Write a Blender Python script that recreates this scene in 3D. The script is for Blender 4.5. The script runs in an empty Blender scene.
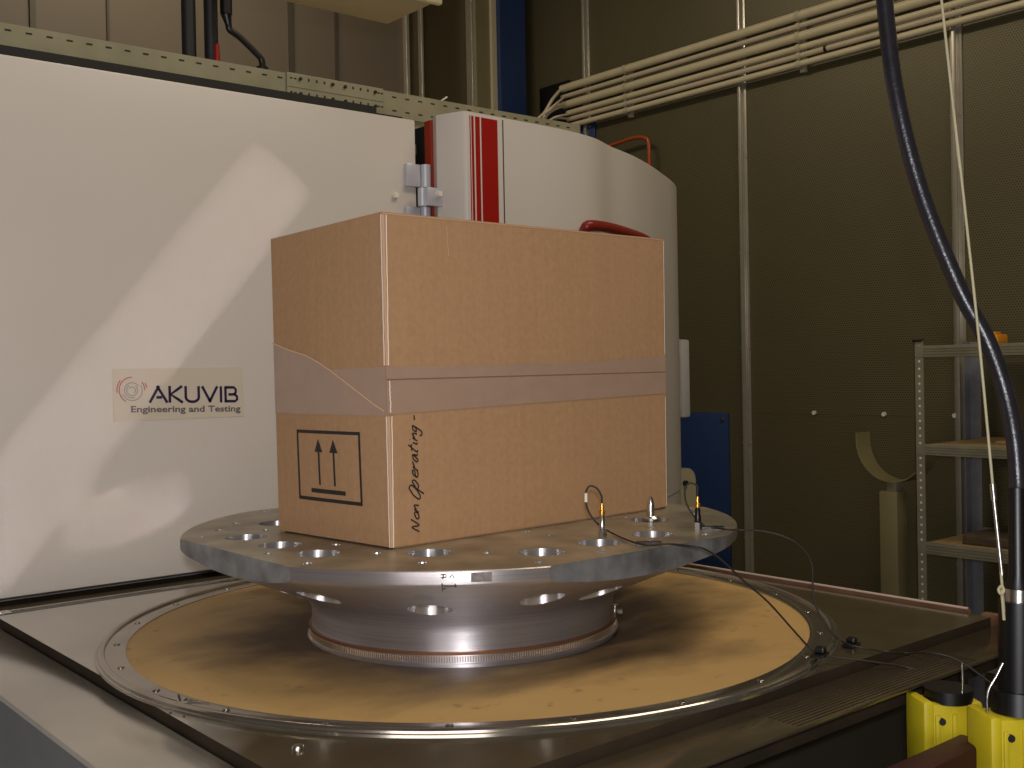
import bpy, bmesh, math, random
from mathutils import Vector, Matrix
random.seed(7)
S = bpy.context.scene
COL = S.collection
T = 1.0                      # height of the shaker table top above the floor
PI = math.pi

# ------------------------------------------------------------------ camera
F, PITCH, ROLL, YAW = 1097.2, -.012, -.0192, .697
CAM = Vector((-1.017, -1.321, T + .378))
def _axes():
    f = Vector((0, math.cos(PITCH), math.sin(PITCH))); r = Vector((1, 0, 0)); u = r.cross(f)
    c, s = math.cos(ROLL), math.sin(ROLL)
    r2 = c*r + s*u; u2 = -s*r + c*u
    W = Matrix.Rotation(-YAW, 3, 'Z')
    return W @ r2, W @ u2, W @ f
CR, CU, CF = _axes()
cam_data = bpy.data.cameras.new('camera')
cam = bpy.data.objects.new('camera', cam_data); COL.objects.link(cam)
cam.matrix_world = Matrix(((CR.x, CU.x, -CF.x, CAM.x), (CR.y, CU.y, -CF.y, CAM.y), (CR.z, CU.z, -CF.z, CAM.z), (0, 0, 0, 1)))
cam_data.sensor_width = 36; cam_data.lens = F/1024*36; cam_data.clip_start = .02
S.camera = cam

def ray(x, y): return CR*(x-512) - CU*(y-384) + CF*F
def at(x, y, d): return CAM + ray(x, y)/F*d                 # a measured image point at distance d (metres)
def onz(x, y, z):
    d = ray(x, y); return CAM + d*((T+z-CAM.z)/d.z)
def onx(x, y, v):
    d = ray(x, y); return CAM + d*((v-CAM.x)/d.x)
def ony(x, y, v):
    d = ray(x, y); return CAM + d*((v-CAM.y)/d.y)

# ------------------------------------------------------------------ light, world, exposure
S.view_settings.view_transform = 'Standard'; S.view_settings.look = 'None'
S.view_settings.gamma = 1; S.view_settings.use_curve_mapping = False
S.view_settings.exposure = -.27
w = bpy.data.worlds.new('room_air'); S.world = w; w.use_nodes = True
w.node_tree.nodes['Background'].inputs[0].default_value = (1, .93, .82, 1)
w.node_tree.nodes['Background'].inputs[1].default_value = .05
def area(name, loc, target, size, power, color, sy=None):
    l = bpy.data.lights.new(name, 'AREA'); l.energy = power; l.color = color; l.size = size
    if sy: l.shape = 'RECTANGLE'; l.size_y = sy
    else: l.shape = 'DISK'
    o = bpy.data.objects.new(name, l); COL.objects.link(o); o.location = loc
    o.rotation_euler = (Vector(target)-Vector(loc)).to_track_quat('-Z', 'Y').to_euler()
    return o
area('hall_lamp', (-1.6, -1.6, 3.9), (-1.6, -1.6, 0), 2.4, 19, (1, .86, .66), .8)
area('hall_lamp', (1.2, -1.0, 3.9), (1.2, -1.0, 0), 2.0, 50, (1, .86, .66), .8)
area('hall_lamp', (.6, 2.2, 3.9), (.9, 2.2, 0), 1.4, 34, (1, .86, .66), .4)
area('front_left_fill', (-3.2, -2.6, 1.2), (-.1, .4, 1.1), 2.4, 60, (1, .96, 1), 1.6)  # unseen soft fill light added at the front left
# unseen narrow-beam lamps, added to imitate flash light the table reflects onto the door
_c = ony(118, 378, .68); _d = Vector((.42, 1, -.06)).normalized(); _a = (ony(240, 235, .68)-ony(0, 540, .68)).normalized()
_y = (_a - _d*_a.dot(_d)).normalized(); _x = _y.cross(-_d)
strip = area('added_strip_beam', _c - _d*2.2, _c, .135, .105, (1, .93, .97), 1.06)
strip.rotation_euler = Matrix((_x, _y, -_d)).transposed().to_euler(); strip.data.spread = math.radians(1.0)
_c2 = ony(128, 512, .68); _x2 = Vector((1, 0, .12)); _x2 = (_x2-_d*_x2.dot(_d)).normalized(); _y2 = (-_d).cross(_x2)
strip2 = area('added_strip_beam', _c2 - _d*2.2, _c2, .21, .017, (1, .93, .97), .10)
strip2.rotation_euler = Matrix((_x2, _y2, -_d)).transposed().to_euler(); strip2.data.spread = math.radians(1.0)
area('camera_flash', CAM + CU*.075 - CF*.06, CAM + CF*1.8 + CU*.0, .05, 14, (.95, .96, 1))

# ------------------------------------------------------------------ materials
def mat(name, color, rough=.5, metal=0, spec=.5, noise=0, nscale=20, bump=0, bscale=200, color2=None, stretch=None, coat=0, emit=None):
    m = bpy.data.materials.new(name); m.use_nodes = True
    nt = m.node_tree; b = nt.nodes['Principled BSDF']
    b.inputs['Base Color'].default_value = (*color, 1); b.inputs['Roughness'].default_value = rough
    b.inputs['Metallic'].default_value = metal; b.inputs['Specular IOR Level'].default_value = spec
    b.inputs['Coat Weight'].default_value = coat
    tc = nt.nodes.new('ShaderNodeTexCoord'); src = tc.outputs['Object']
    if stretch:
        mp = nt.nodes.new('ShaderNodeMapping'); mp.inputs['Scale'].default_value = stretch
        nt.links.new(src, mp.inputs[0]); src = mp.outputs[0]
    if noise:
        n = nt.nodes.new('ShaderNodeTexNoise'); n.inputs['Scale'].default_value = nscale; n.inputs['Detail'].default_value = 6
        nt.links.new(src, n.inputs['Vector'])
        mr = nt.nodes.new('ShaderNodeMapRange'); mr.inputs[1].default_value = .3; mr.inputs[2].default_value = .7
        nt.links.new(n.outputs[0], mr.inputs[0])
        mx = nt.nodes.new('ShaderNodeMix'); mx.data_type = 'RGBA'
        c2 = color2 or tuple(c*(1-noise) for c in color)
        mx.inputs[6].default_value = (*color, 1); mx.inputs[7].default_value = (*c2, 1)
        nt.links.new(mr.outputs[0], mx.inputs[0]); nt.links.new(mx.outputs[2], b.inputs['Base Color'])
    if bump:
        n2 = nt.nodes.new('ShaderNodeTexNoise'); n2.inputs['Scale'].default_value = bscale; n2.inputs['Detail'].default_value = 3
        nt.links.new(src, n2.inputs['Vector'])
        bp = nt.nodes.new('ShaderNodeBump'); bp.inputs['Strength'].default_value = bump; bp.inputs['Distance'].default_value = .001
        nt.links.new(n2.outputs[0], bp.inputs['Height']); nt.links.new(bp.outputs[0], b.inputs['Normal'])
    return m
def c255(r, g, b):
    f = lambda v: (v/255/12.92 if v/255 <= .04045 else ((v/255+.055)/1.055)**2.4)
    return (f(r), f(g), f(b))

ANROT = .25
M = {}
M['white'] = mat('door_enamel', c255(205, 196, 186), .32, 0, .5, .05, 3)
M['white_side'] = M['white']
M['red'] = mat('red_stripe', c255(150, 18, 12), .35)
M['dark'] = mat('dark_gap', c255(28, 25, 20), .7)
M['galv'] = mat('galvanised_steel', c255(158, 152, 124), .45, .35, .5, .18, 14)
M['plate_top'] = mat('worn_aluminium_top', c255(186, 176, 156), .36, .7, .5, .5, 16, .15, 60)
M['turned'] = mat('turned_aluminium', c255(205, 198, 198), .36, .85, .5, .2, 10, .25, 30, stretch=(.6, .6, 40))
M['sawn'] = mat('sawn_aluminium', c255(160, 160, 160), .42, .6, .5, .6, 26, .3, 50)
M['bore'] = mat('machined_bore', c255(205, 203, 203), .32, .85, .6)
M['hinge'] = mat('satin_hinge', c255(196, 196, 202), .38, .35)
for k_, an_ in (('turned', .85), ('bore', .8)):
    nt_ = M[k_].node_tree; b_ = nt_.nodes['Principled BSDF']; tg = nt_.nodes.new('ShaderNodeTangent'); tg.direction_type = 'RADIAL'; tg.axis = 'Z'
    nt_.links.new(tg.outputs[0], b_.inputs['Tangent']); b_.inputs['Anisotropic'].default_value = an_; b_.inputs['Anisotropic Rotation'].default_value = ANROT
M['steel_light'] = mat('polished_steel', c255(215, 213, 210), .22, 1)
M['table'] = mat('oily_steel_table', c255(205, 201, 192), .15, .82, .5, .25, 5, .12, 40)
M['table_side'] = mat('shaker_side_paint', c255(108, 112, 114), .45, .2, .5, .3, 4)
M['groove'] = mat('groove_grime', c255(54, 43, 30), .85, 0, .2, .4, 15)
M['ring'] = mat('clamp_ring_steel', c255(180, 172, 160), .14, .9, .5, .3, 12)
M['screw'] = mat('zinc_screw', c255(200, 196, 185), .25, 1)
M['black'] = mat('black_rubber', c255(12, 11, 12), .38, 0, .5, .3, 60)
M['black_sheath'] = mat('black_braided_sheath', c255(38, 36, 42), .3, 0, .5, .3, 80, .4, 300)
M['pipe_black'] = mat('black_pipe', c255(30, 29, 27), .5)
M['wire_brown'] = mat('sensor_cable_brown', c255(30, 22, 16), .6)
M['gold'] = mat('gold_connector', c255(225, 165, 70), .25, .9)
M['blue'] = mat('blue_panel_paint', c255(34, 56, 98), .4, 0, .5, .1, 5)
M['conduit'] = mat('beige_conduit', c255(208, 196, 160), .42, 0, .5, .1, 10)
M['conduit2'] = mat('pinkish_conduit', c255(198, 184, 156), .42, 0, .5, .1, 10)
M['clip'] = mat('conduit_clip', c255(188, 178, 148), .5)
M['profile'] = mat('aluminium_profile', c255(188, 182, 166), .3, .6, .5, .12, 20)
M['beigewall'] = mat('beige_wall_panel', c255(106, 96, 82), .55, 0, .4, .08, 2)
M['seam'] = mat('panel_seam', c255(78, 72, 60), .5, .2)
M['housing'] = mat('overhead_box_paint', c255(152, 138, 96), .45, 0, .4, .1, 3)
M['concrete'] = mat('concrete_floor', c255(90, 86, 78), .6, 0, .4, .25, 3)
M['ceil'] = mat('ceiling_paint', c255(120, 115, 105), .7, 0, .3, .1, 2)
M['hallwall'] = mat('hall_wall', c255(150, 142, 128), .6, 0, .4, .1, 2)
M['orange'] = mat('orange_pipe', c255(170, 78, 34), .35, .1)
M['red_handle'] = mat('red_handle_paint', c255(128, 30, 18), .35)
M['yellow'] = mat('yellow_housing', c255(205, 185, 30), .45, 0, .5, .25, 14)
M['darkred'] = mat('dark_red_paint', c255(56, 7, 9), .6, 0, .5, .2, 6)
M['rack'] = mat('rack_steel', c255(150, 146, 124), .38, .4, .5, .2, 20)
M['rackdark'] = mat('rack_steel_hole', c255(30, 28, 22), .6)
M['shelfwood'] = mat('shelf_board', c255(158, 134, 92), .6, 0, .4, .25, 12, stretch=(1, 8, 1))
M['oldmetal'] = mat('rusty_plate', c255(112, 96, 78), .5, .5, .5, .5, 25)
M['stand'] = mat('stand_paint', c255(134, 124, 86), .5, .1, .5, .15, 8)
M['bluegrey'] = mat('grey_handle', c255(178, 174, 168), .35)
M['beigeplastic'] = mat('beige_plastic', c255(170, 160, 128), .4)
M['ink'] = mat('black_ink', c255(34, 26, 26), .6)
M['navy'] = mat('navy_print', c255(38, 28, 62), .4)
M['greyprint'] = mat('grey_print', c255(95, 88, 92), .4)
M['redprint'] = mat('red_print', c255(172, 92, 92), .4)
M['ringprint'] = mat('silver_print', c255(150, 144, 145), .4)
M['sticker'] = mat('sticker_film', c255(196, 184, 166), .3)
M['boxtape_edge'] = mat('bare_paper_edge', c255(235, 215, 200), .4)
M['crease'] = mat('pale_crease', c255(190, 154, 122), .5)
M['cord'] = mat('beige_cord', c255(176, 166, 132), .5)
M['plastic_knob'] = mat('cream_knob', c255(225, 215, 195), .4)
M['smudge'] = mat('rubbed_marking', c255(130, 118, 112), .6, .2, .5, .4, 200)
M['slotlight'] = mat('slot_rim', c255(235, 232, 225), .35, .3)
M['orangeitem'] = mat('orange_item', c255(200, 130, 20), .5)

def cardboard():
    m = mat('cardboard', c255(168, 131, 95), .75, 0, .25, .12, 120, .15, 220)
    nt = m.node_tree; b = nt.nodes['Principled BSDF']
    tc = nt.nodes.new('ShaderNodeTexCoord')
    mp = nt.nodes.new('ShaderNodeMapping'); mp.inputs['Scale'].default_value = (140, 140, 3)
    n = nt.nodes.new('ShaderNodeTexNoise'); n.inputs['Scale'].default_value = 1; n.inputs['Detail'].default_value = 3
    nt.links.new(tc.outputs['Object'], mp.inputs[0]); nt.links.new(mp.outputs[0], n.inputs['Vector'])
    mx = nt.nodes.new('ShaderNodeMix'); mx.data_type = 'RGBA'; mx.blend_type = 'MULTIPLY'
    rmp = nt.nodes.new('ShaderNodeMapRange'); rmp.inputs[1].default_value = .35; rmp.inputs[2].default_value = .65
    rmp.inputs[3].default_value = .965; rmp.inputs[4].default_value = 1.02
    nt.links.new(n.outputs[0], rmp.inputs[0])
    cc = nt.nodes.new('ShaderNodeCombineColor')
    for k in range(3): nt.links.new(rmp.outputs[0], cc.inputs[k])
    old = b.inputs['Base Color'].links[0].from_socket
    mx.inputs[0].default_value = 1
    nt.links.new(old, mx.inputs[6]); nt.links.new(cc.outputs[0], mx.inputs[7]); nt.links.new(mx.outputs[2], b.inputs['Base Color'])
    return m
M['card'] = cardboard()
def tape_mat():
    m = mat('brown_packing_tape', c255(160, 133, 113), .3, 0, .5, .08, 40, .1, 60)
    return m
M['tape'] = tape_mat()

def membrane_mat():                      # ochre rubber with grimy streaks around the armature
    m = mat('ochre_membrane', c255(196, 152, 88), .55, 0, .35, 0)
    nt = m.node_tree; b = nt.nodes['Principled BSDF']; N = nt.nodes.new; L = nt.links.new
    tc = N('ShaderNodeTexCoord')
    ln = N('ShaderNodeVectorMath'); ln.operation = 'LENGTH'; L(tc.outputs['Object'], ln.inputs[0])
    mp = N('ShaderNodeMapping'); mp.inputs['Scale'].default_value = (3.2, 5.5, 3); L(tc.outputs['Object'], mp.inputs[0])
    n = N('ShaderNodeTexNoise'); n.inputs['Scale'].default_value = 1; n.inputs['Detail'].default_value = 7; n.inputs['Roughness'].default_value = .62
    L(mp.outputs[0], n.inputs['Vector'])
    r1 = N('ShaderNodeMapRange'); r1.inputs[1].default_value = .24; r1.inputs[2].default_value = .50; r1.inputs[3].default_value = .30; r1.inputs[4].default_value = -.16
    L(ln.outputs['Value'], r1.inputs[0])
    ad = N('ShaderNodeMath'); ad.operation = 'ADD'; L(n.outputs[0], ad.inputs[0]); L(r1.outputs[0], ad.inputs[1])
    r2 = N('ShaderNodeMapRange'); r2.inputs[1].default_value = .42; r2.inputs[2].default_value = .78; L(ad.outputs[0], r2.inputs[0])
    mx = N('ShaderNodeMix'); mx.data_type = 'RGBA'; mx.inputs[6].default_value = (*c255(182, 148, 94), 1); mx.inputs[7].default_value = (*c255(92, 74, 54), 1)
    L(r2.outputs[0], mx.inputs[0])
    n3 = N('ShaderNodeTexNoise'); n3.inputs['Scale'].default_value = 38; n3.inputs['Detail'].default_value = 4; L(tc.outputs['Object'], n3.inputs['Vector'])
    r3 = N('ShaderNodeMapRange'); r3.inputs[1].default_value = .64; r3.inputs[2].default_value = .74; r3.inputs[4].default_value = .55; L(n3.outputs[0], r3.inputs[0])
    mx2 = N('ShaderNodeMix'); mx2.data_type = 'RGBA'; L(r3.outputs[0], mx2.inputs[0]); L(mx.outputs[2], mx2.inputs[6]); mx2.inputs[7].default_value = (*c255(110, 84, 55), 1)
    L(mx2.outputs[2], b.inputs['Base Color'])
    n4 = N('ShaderNodeTexNoise'); n4.inputs['Scale'].default_value = 6; L(tc.outputs['Object'], n4.inputs['Vector'])
    bp = N('ShaderNodeBump'); bp.inputs['Strength'].default_value = .5; bp.inputs['Distance'].default_value = .01
    L(n4.outputs[0], bp.inputs['Height']); L(bp.outputs[0], b.inputs['Normal'])
    return m
M['membrane'] = membrane_mat()

def oil_film(m):                         # brown oil film covering the front and right of the plate, bare grey steel at the back left
    nt = m.node_tree; b = nt.nodes['Principled BSDF']; N = nt.nodes.new; L = nt.links.new
    tc = N('ShaderNodeTexCoord'); dp = N('ShaderNodeVectorMath'); dp.operation = 'DOT_PRODUCT'; dp.inputs[1].default_value = (1.9, -1, 0)
    L(tc.outputs['Object'], dp.inputs[0])
    n = N('ShaderNodeTexNoise'); n.inputs['Scale'].default_value = 9; n.inputs['Detail'].default_value = 5; L(tc.outputs['Object'], n.inputs['Vector'])
    ml = N('ShaderNodeMath'); ml.operation = 'MULTIPLY_ADD'; L(n.outputs[0], ml.inputs[0]); ml.inputs[1].default_value = .25; L(dp.outputs['Value'], ml.inputs[2])
    r = N('ShaderNodeMapRange'); r.inputs[1].default_value = -.66; r.inputs[2].default_value = -.58; L(ml.outputs[0], r.inputs[0])
    old = b.inputs['Base Color'].links[0].from_socket
    n2 = N('ShaderNodeTexNoise'); n2.inputs['Scale'].default_value = 16; n2.inputs['Detail'].default_value = 5; L(tc.outputs['Object'], n2.inputs['Vector'])
    oc = N('ShaderNodeMix'); oc.data_type = 'RGBA'; oc.inputs[6].default_value = (*c255(112, 100, 76), 1); oc.inputs[7].default_value = (*c255(150, 138, 112), 1); L(n2.outputs[0], oc.inputs[0])
    mx = N('ShaderNodeMix'); mx.data_type = 'RGBA'; L(r.outputs[0], mx.inputs[0]); L(old, mx.inputs[6]); L(oc.outputs[2], mx.inputs[7]); L(mx.outputs[2], b.inputs['Base Color'])
oil_film(M['table'])

def perforated(name, base, hole, axis, pitch=.0105, rad=.27, rough=.42):
    m = mat(name, base, rough, .35, .5)
    nt = m.node_tree; b = nt.nodes['Principled BSDF']; N = nt.nodes.new; L = nt.links.new
    tc = N('ShaderNodeTexCoord'); sp = N('ShaderNodeSeparateXYZ'); L(tc.outputs['Object'], sp.inputs[0])
    def math_(op, a, bb):
        q = N('ShaderNodeMath'); q.operation = op
        for i, v in enumerate((a, bb)):
            if v is None: continue
            if isinstance(v, (int, float)): q.inputs[i].default_value = v
            else: L(v, q.inputs[i])
        return q.outputs[0]
    h = sp.outputs['Y'] if axis == 'Y' else sp.outputs['X']
    def lattice(off):
        uu = math_('SUBTRACT', math_('FRACT', math_('ADD', math_('DIVIDE', h, pitch), off+100), None), .5)
        vv = math_('SUBTRACT', math_('FRACT', math_('ADD', math_('DIVIDE', sp.outputs['Z'], pitch*1.732), off+100), None), .5)
        vv = math_('MULTIPLY', vv, 1.732)
        return math_('ADD', math_('MULTIPLY', uu, uu), math_('MULTIPLY', vv, vv))
    d = math_('MINIMUM', lattice(0), lattice(.5))
    k = math_('LESS_THAN', d, rad*rad)
    n = N('ShaderNodeTexNoise'); n.inputs['Scale'].default_value = 1.6; n.inputs['Detail'].default_value = 5; L(tc.outputs['Object'], n.inputs['Vector'])
    mx0 = N('ShaderNodeMix'); mx0.data_type = 'RGBA'; mx0.inputs[6].default_value = (*base, 1); mx0.inputs[7].default_value = (*[c*.72 for c in base], 1)
    L(n.outputs[0], mx0.inputs[0])
    mx = N('ShaderNodeMix'); mx.data_type = 'RGBA'; L(mx0.outputs[2], mx.inputs[6]); mx.inputs[7].default_value = (*hole, 1)
    L(k, mx.inputs[0]); L(mx.outputs[2], b.inputs['Base Color'])
    return m
M['perf_y'] = perforated('perforated_olive_steel', c255(112, 105, 76), c255(66, 60, 42), 'Y')
M['perf_x'] = perforated('perforated_olive_steel_back', c255(96, 84, 58), c255(58, 50, 32), 'X')

# ------------------------------------------------------------------ mesh helpers
def thing(name, label, cat, loc, group=None, kind=None):
    o = bpy.data.objects.new(name, None); COL.objects.link(o); o.location = loc; o.empty_display_size = .05
    tag(o, label, cat, group, kind); return o
def tag(o, label=None, cat=None, group=None, kind=None):
    if label: o['label'] = label
    if cat: o['category'] = cat
    if group: o['group'] = group
    if kind: o['kind'] = kind
    return o
def wloc(o):
    v = Vector(o.location)
    return v + (wloc(o.parent) if o.parent else Vector())
def obj(name, bm, m, parent=None, smooth=None, base=None):
    """links the bmesh (in world coordinates) as one mesh object; its origin is its parent's or `base`"""
    me = bpy.data.meshes.new(name)
    org = Vector(base) if base is not None else (wloc(parent) if parent else Vector())
    bm.transform(Matrix.Translation(-org))
    bmesh.ops.recalc_face_normals(bm, faces=bm.faces)
    bm.to_mesh(me); bm.free()
    for x in (m if isinstance(m, (list, tuple)) else [m]): me.materials.append(x)
    if smooth is not None:
        me.polygons.foreach_set('use_smooth', [True]*len(me.polygons))
        me.set_sharp_from_angle(angle=math.radians(smooth))
    o = bpy.data.objects.new(name, me); COL.objects.link(o)
    if parent: o.parent = parent; o.location = org - wloc(parent)
    else: o.location = org
    return o
def struct(name, bm, m, smooth=None):
    o = obj(name, bm, m, None, smooth); o['kind'] = 'structure'; return o
def BM(): return bmesh.new()
def box(bm, x0, x1, y0, y1, z0, z1, bev=0, rot=None, mi=0):
    vs = [bm.verts.new((x, y, z)) for x in (x0, x1) for y in (y0, y1) for z in (z0, z1)]
    q = [(0,1,3,2),(4,6,7,5),(0,4,5,1),(2,3,7,6),(0,2,6,4),(1,5,7,3)]
    fs = [bm.faces.new([vs[i] for i in f]) for f in q]
    for f in fs: f.material_index = mi
    if bev:
        es = list({e for f in fs for e in f.edges})
        r = bmesh.ops.bevel(bm, geom=es, offset=bev, segments=2, affect='EDGES', profile=.5)
        vs = list({v for f in r['faces'] for v in f.verts} | {v for v in vs if v.is_valid})
    if rot: bmesh.ops.transform(bm, matrix=rot, verts=[v for v in vs if v.is_valid])
    return vs
def prism(bm, pts, z0, z1, mi=0):
    lo = [bm.verts.new((x, y, z0)) for x, y in pts]; hi = [bm.verts.new((x, y, z1)) for x, y in pts]
    n = len(pts)
    for i in range(n): bm.faces.new((lo[i], lo[(i+1) % n], hi[(i+1) % n], hi[i])).material_index = mi
    bm.faces.new(lo[::-1]).material_index = mi; bm.faces.new(hi).material_index = mi
def lathe(bm, prof, cx, cy, seg=96, closed=False, mat_=None):
    rings = []
    for r, z in prof:
        if r < 1e-6: rings.append([bm.verts.new((cx, cy, z))])
        else: rings.append([bm.verts.new((cx+r*math.cos(2*PI*k/seg), cy+r*math.sin(2*PI*k/seg), z)) for k in range(seg)])
    pairs = list(zip(rings, rings[1:])) + ([(rings[-1], rings[0])] if closed else [])
    vs = [v for r in rings for v in r]
    for a, b in pairs:
        for k in range(seg):
            if len(a) == 1 and len(b) == 1: continue
            if len(a) == 1: bm.faces.new((a[0], b[k], b[(k+1) % seg]))
            elif len(b) == 1: bm.faces.new((a[k], a[(k+1) % seg], b[0]))
            else: bm.faces.new((a[k], a[(k+1) % seg], b[(k+1) % seg], b[k]))
    if mat_: bmesh.ops.transform(bm, matrix=mat_, verts=vs)
    return vs
def smoothpath(pts, n=6):
    pts = [Vector(p) for p in pts]
    if len(pts) < 3: return pts
    P = [2*pts[0]-pts[1]] + pts + [2*pts[-1]-pts[-2]]
    out = []
    for i in range(1, len(P)-2):
        for k in range(n):
            t = k/n; a, b, c, d = P[i-1:i+3]
            out.append(.5*((2*b) + (c-a)*t + (2*a-5*b+4*c-d)*t*t + (3*b-a-3*c+d)*t**3))
    out.append(pts[-1]); return out
def tube(bm, pts, r, seg=10, smooth=0, caps=True):
    pts = smoothpath(pts, smooth) if smooth else [Vector(p) for p in pts]
    rr = r if isinstance(r, (list, tuple)) else [r]*len(pts)
    if len(rr) != len(pts): rr = [rr[min(len(rr)-1, int(i/len(pts)*len(rr)))] for i in range(len(pts))]
    t = (pts[1]-pts[0]).normalized()
    n = t.cross(Vector((0, 0, 1))) if abs(t.z) < .9 else t.cross(Vector((1, 0, 0)))
    n.normalize(); rings = []
    for i, p in enumerate(pts):
        t2 = (pts[min(i+1, len(pts)-1)]-pts[max(i-1, 0)])
        if t2.length < 1e-9: t2 = t
        t2.normalize(); n = (n - t2*n.dot(t2)).normalized(); b = t2.cross(n)
        rings.append([bm.verts.new(p + (n*math.cos(2*PI*k/seg) + b*math.sin(2*PI*k/seg))*rr[i]) for k in range(seg)])
    for a, b_ in zip(rings, rings[1:]):
        for k in range(seg): bm.faces.new((a[k], a[(k+1) % seg], b_[(k+1) % seg], b_[k]))
    if caps: bm.faces.new(rings[0][::-1]); bm.faces.new(rings[-1])
def cyl(bm, a, b, r, seg=16, r2=None): tube(bm, [a, b], [r, r if r2 is None else r2], seg)
def hexagon(bm, c, r, h):
    prism(bm, [(c[0]+r*math.cos(PI/3*k), c[1]+r*math.sin(PI/3*k)) for k in range(6)], c[2], c[2]+h)
def ribbon(bm, pts, wd, fr, off=.0006, th=.0):
    """flat stroke: pts are (s, z) in the face frame fr(s, z, off)"""
    P0 = [Vector((p[0], p[1])) for p in pts]; P = [P0[0]]
    for a_, b_ in zip(P0, P0[1:]):
        k_ = max(1, int((b_-a_).length/.01))
        P += [a_.lerp(b_, q/k_) for q in range(1, k_+1)]
    L_, R_ = [], []
    for i, p in enumerate(P):
        d = (P[min(i+1, len(P)-1)] - P[max(i-1, 0)]).normalized(); n = Vector((-d.y, d.x))*wd/2
        L_.append(p+n); R_.append(p-n)
    for i in range(len(P)-1):
        q = [L_[i], L_[i+1], R_[i+1], R_[i]]
        top = [bm.verts.new(fr(v.x, v.y, off)) for v in q]
        bm.faces.new(top)
def text_mesh(s, size, fr, off, sx=1.0, shear=0, x0=0, z0=0, width=None, bold=0):
    cu = bpy.data.curves.new('t', 'FONT'); cu.body = s; cu.size = size; cu.shear = shear; cu.offset = bold; cu.resolution_u = 3
    o = bpy.data.objects.new('t', cu); COL.objects.link(o)
    dg = bpy.context.evaluated_depsgraph_get(); me = bpy.data.meshes.new_from_object(o.evaluated_get(dg))
    COL.objects.unlink(o); bpy.data.objects.remove(o); bm = bmesh.new(); bm.from_mesh(me); bpy.data.meshes.remove(me)
    xs = [v.co.x for v in bm.verts]; lo, hi = min(xs), max(xs)
    if width: sx = width/(hi-lo)
    for v in bm.verts: v.co = fr(x0+(v.co.x-lo)*sx, z0+v.co.y, off)
    return bm
def boolean(target, cutters, op='DIFFERENCE'):
    for c in cutters:
        md = target.modifiers.new('b', 'BOOLEAN'); md.operation = op; md.object = c; md.solver = 'EXACT'
        try: md.material_mode = 'TRANSFER'
        except Exception: pass
    dg = bpy.context.evaluated_depsgraph_get(); me = bpy.data.meshes.new_from_object(target.evaluated_get(dg))
    target.modifiers.clear(); target.data = me
    for c in cutters: bpy.data.objects.remove(c)
def copy_tree(o, parent=None):
    c = o.copy(); COL.objects.link(c); c.parent = parent
    for ch in [x for x in bpy.data.objects if x.parent == o]: copy_tree(ch, c)
    return c

# ------------------------------------------------------------------ the room
XW, YB, XL, YF, HC = 2.9, 3.2, -3.6, -4.2, 4.0
b = BM(); box(b, XL-.1, XW+.1, YF-.1, YB+.1, -.1, 0); struct('floor', b, M['concrete'])
b = BM(); box(b, XL-.1, XW+.1, YF-.1, YB+.1, HC, HC+.1); struct('ceiling', b, M['ceil'])
b = BM(); box(b, XW, XW+.1, YF, YB, 0, HC); struct('wall_right', b, M['perf_y'])
b = BM(); box(b, XL-.1, XL, YF, YB, 0, HC); struct('wall_left', b, M['hallwall'])
b = BM(); box(b, XL, XW, YF-.1, YF, 0, HC); struct('wall_front', b, M['hallwall'])
b = BM(); box(b, XL, 2.126, YB, YB+.1, 0, HC); struct('wall_back_left', b, M['beigewall'])
b = BM(); box(b, 2.126, XW, YB, YB+.1, 0, HC); struct('wall_back_right', b, M['perf_x'])
# seams of the beige back wall
tn = 0
def trim(bm, m, smooth=None):
    global tn; tn += 1; return struct('trim_%d' % tn, bm, m, smooth)
for x in (-1.7, -.75, .34, .636, 1.477, 1.716):
    b = BM(); wd = .011 if x in (1.477, .34) else .005
    box(b, x-wd, x+wd, YB-.012, YB, 0, HC); trim(b, M['seam'])
# profiles of the back wall beside the corner
M['pilaster'] = mat('pilaster_paint', c255(140, 130, 98), .4, .3, .5, .1, 6)
for pa, pb, d, m_ in ((406.5, 410, .03, 'profile'), (421.5, 424, .03, 'profile'), (472, 475.5, .05, 'profile'), (476, 491.5, .06, 'pilaster'), (492, 499.5, .075, 'clip'), (500, 526, .10, 'blue')):
    xa, xb = ony(pa, 60, YB-d).x, ony(pb, 60, YB-d).x
    b = BM(); box(b, xa, min(xb, XW), YB-d, YB, 0, HC, .003); trim(b, M[m_])
# cover strips of the right wall, each a thin aluminium profile with a raised middle and pairs of screws
for y in (2.715, 1.736, .745, -.26, -1.26):
    b = BM(); box(b, XW-.006, XW, y-.024, y+.024, 0, HC, .002); box(b, XW-.026, XW-.006, y-.009, y+.009, 0, HC, .003)
    for z in [k*.42+.2 for k in range(9)]:
        for s in (-1, 1): cyl(b, (XW-.006, y+s*.018, z), (XW-.011, y+s*.018, z), .005, 8)
    trim(b, M['profile'], 40)
b = BM(); box(b, XW-.0015, XW, YF, 1.70, T+.172, T+.1745); trim(b, mat('sheet_joint', c255(88, 80, 58), .5, .3))          # horizontal sheet joint
for y in (1.388, 1.064, .769, .2):
    b = BM(); cyl(b, (XW, y, T+.178), (XW-.008, y, T+.178), .009, 10); tag(obj('rivet', b, M['slotlight'], None, 40, (XW, y, T+.178)),
        'small bright rivet in the horizontal joint of the perforated wall', 'rivet', 'rivets along the wall joint')

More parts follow.
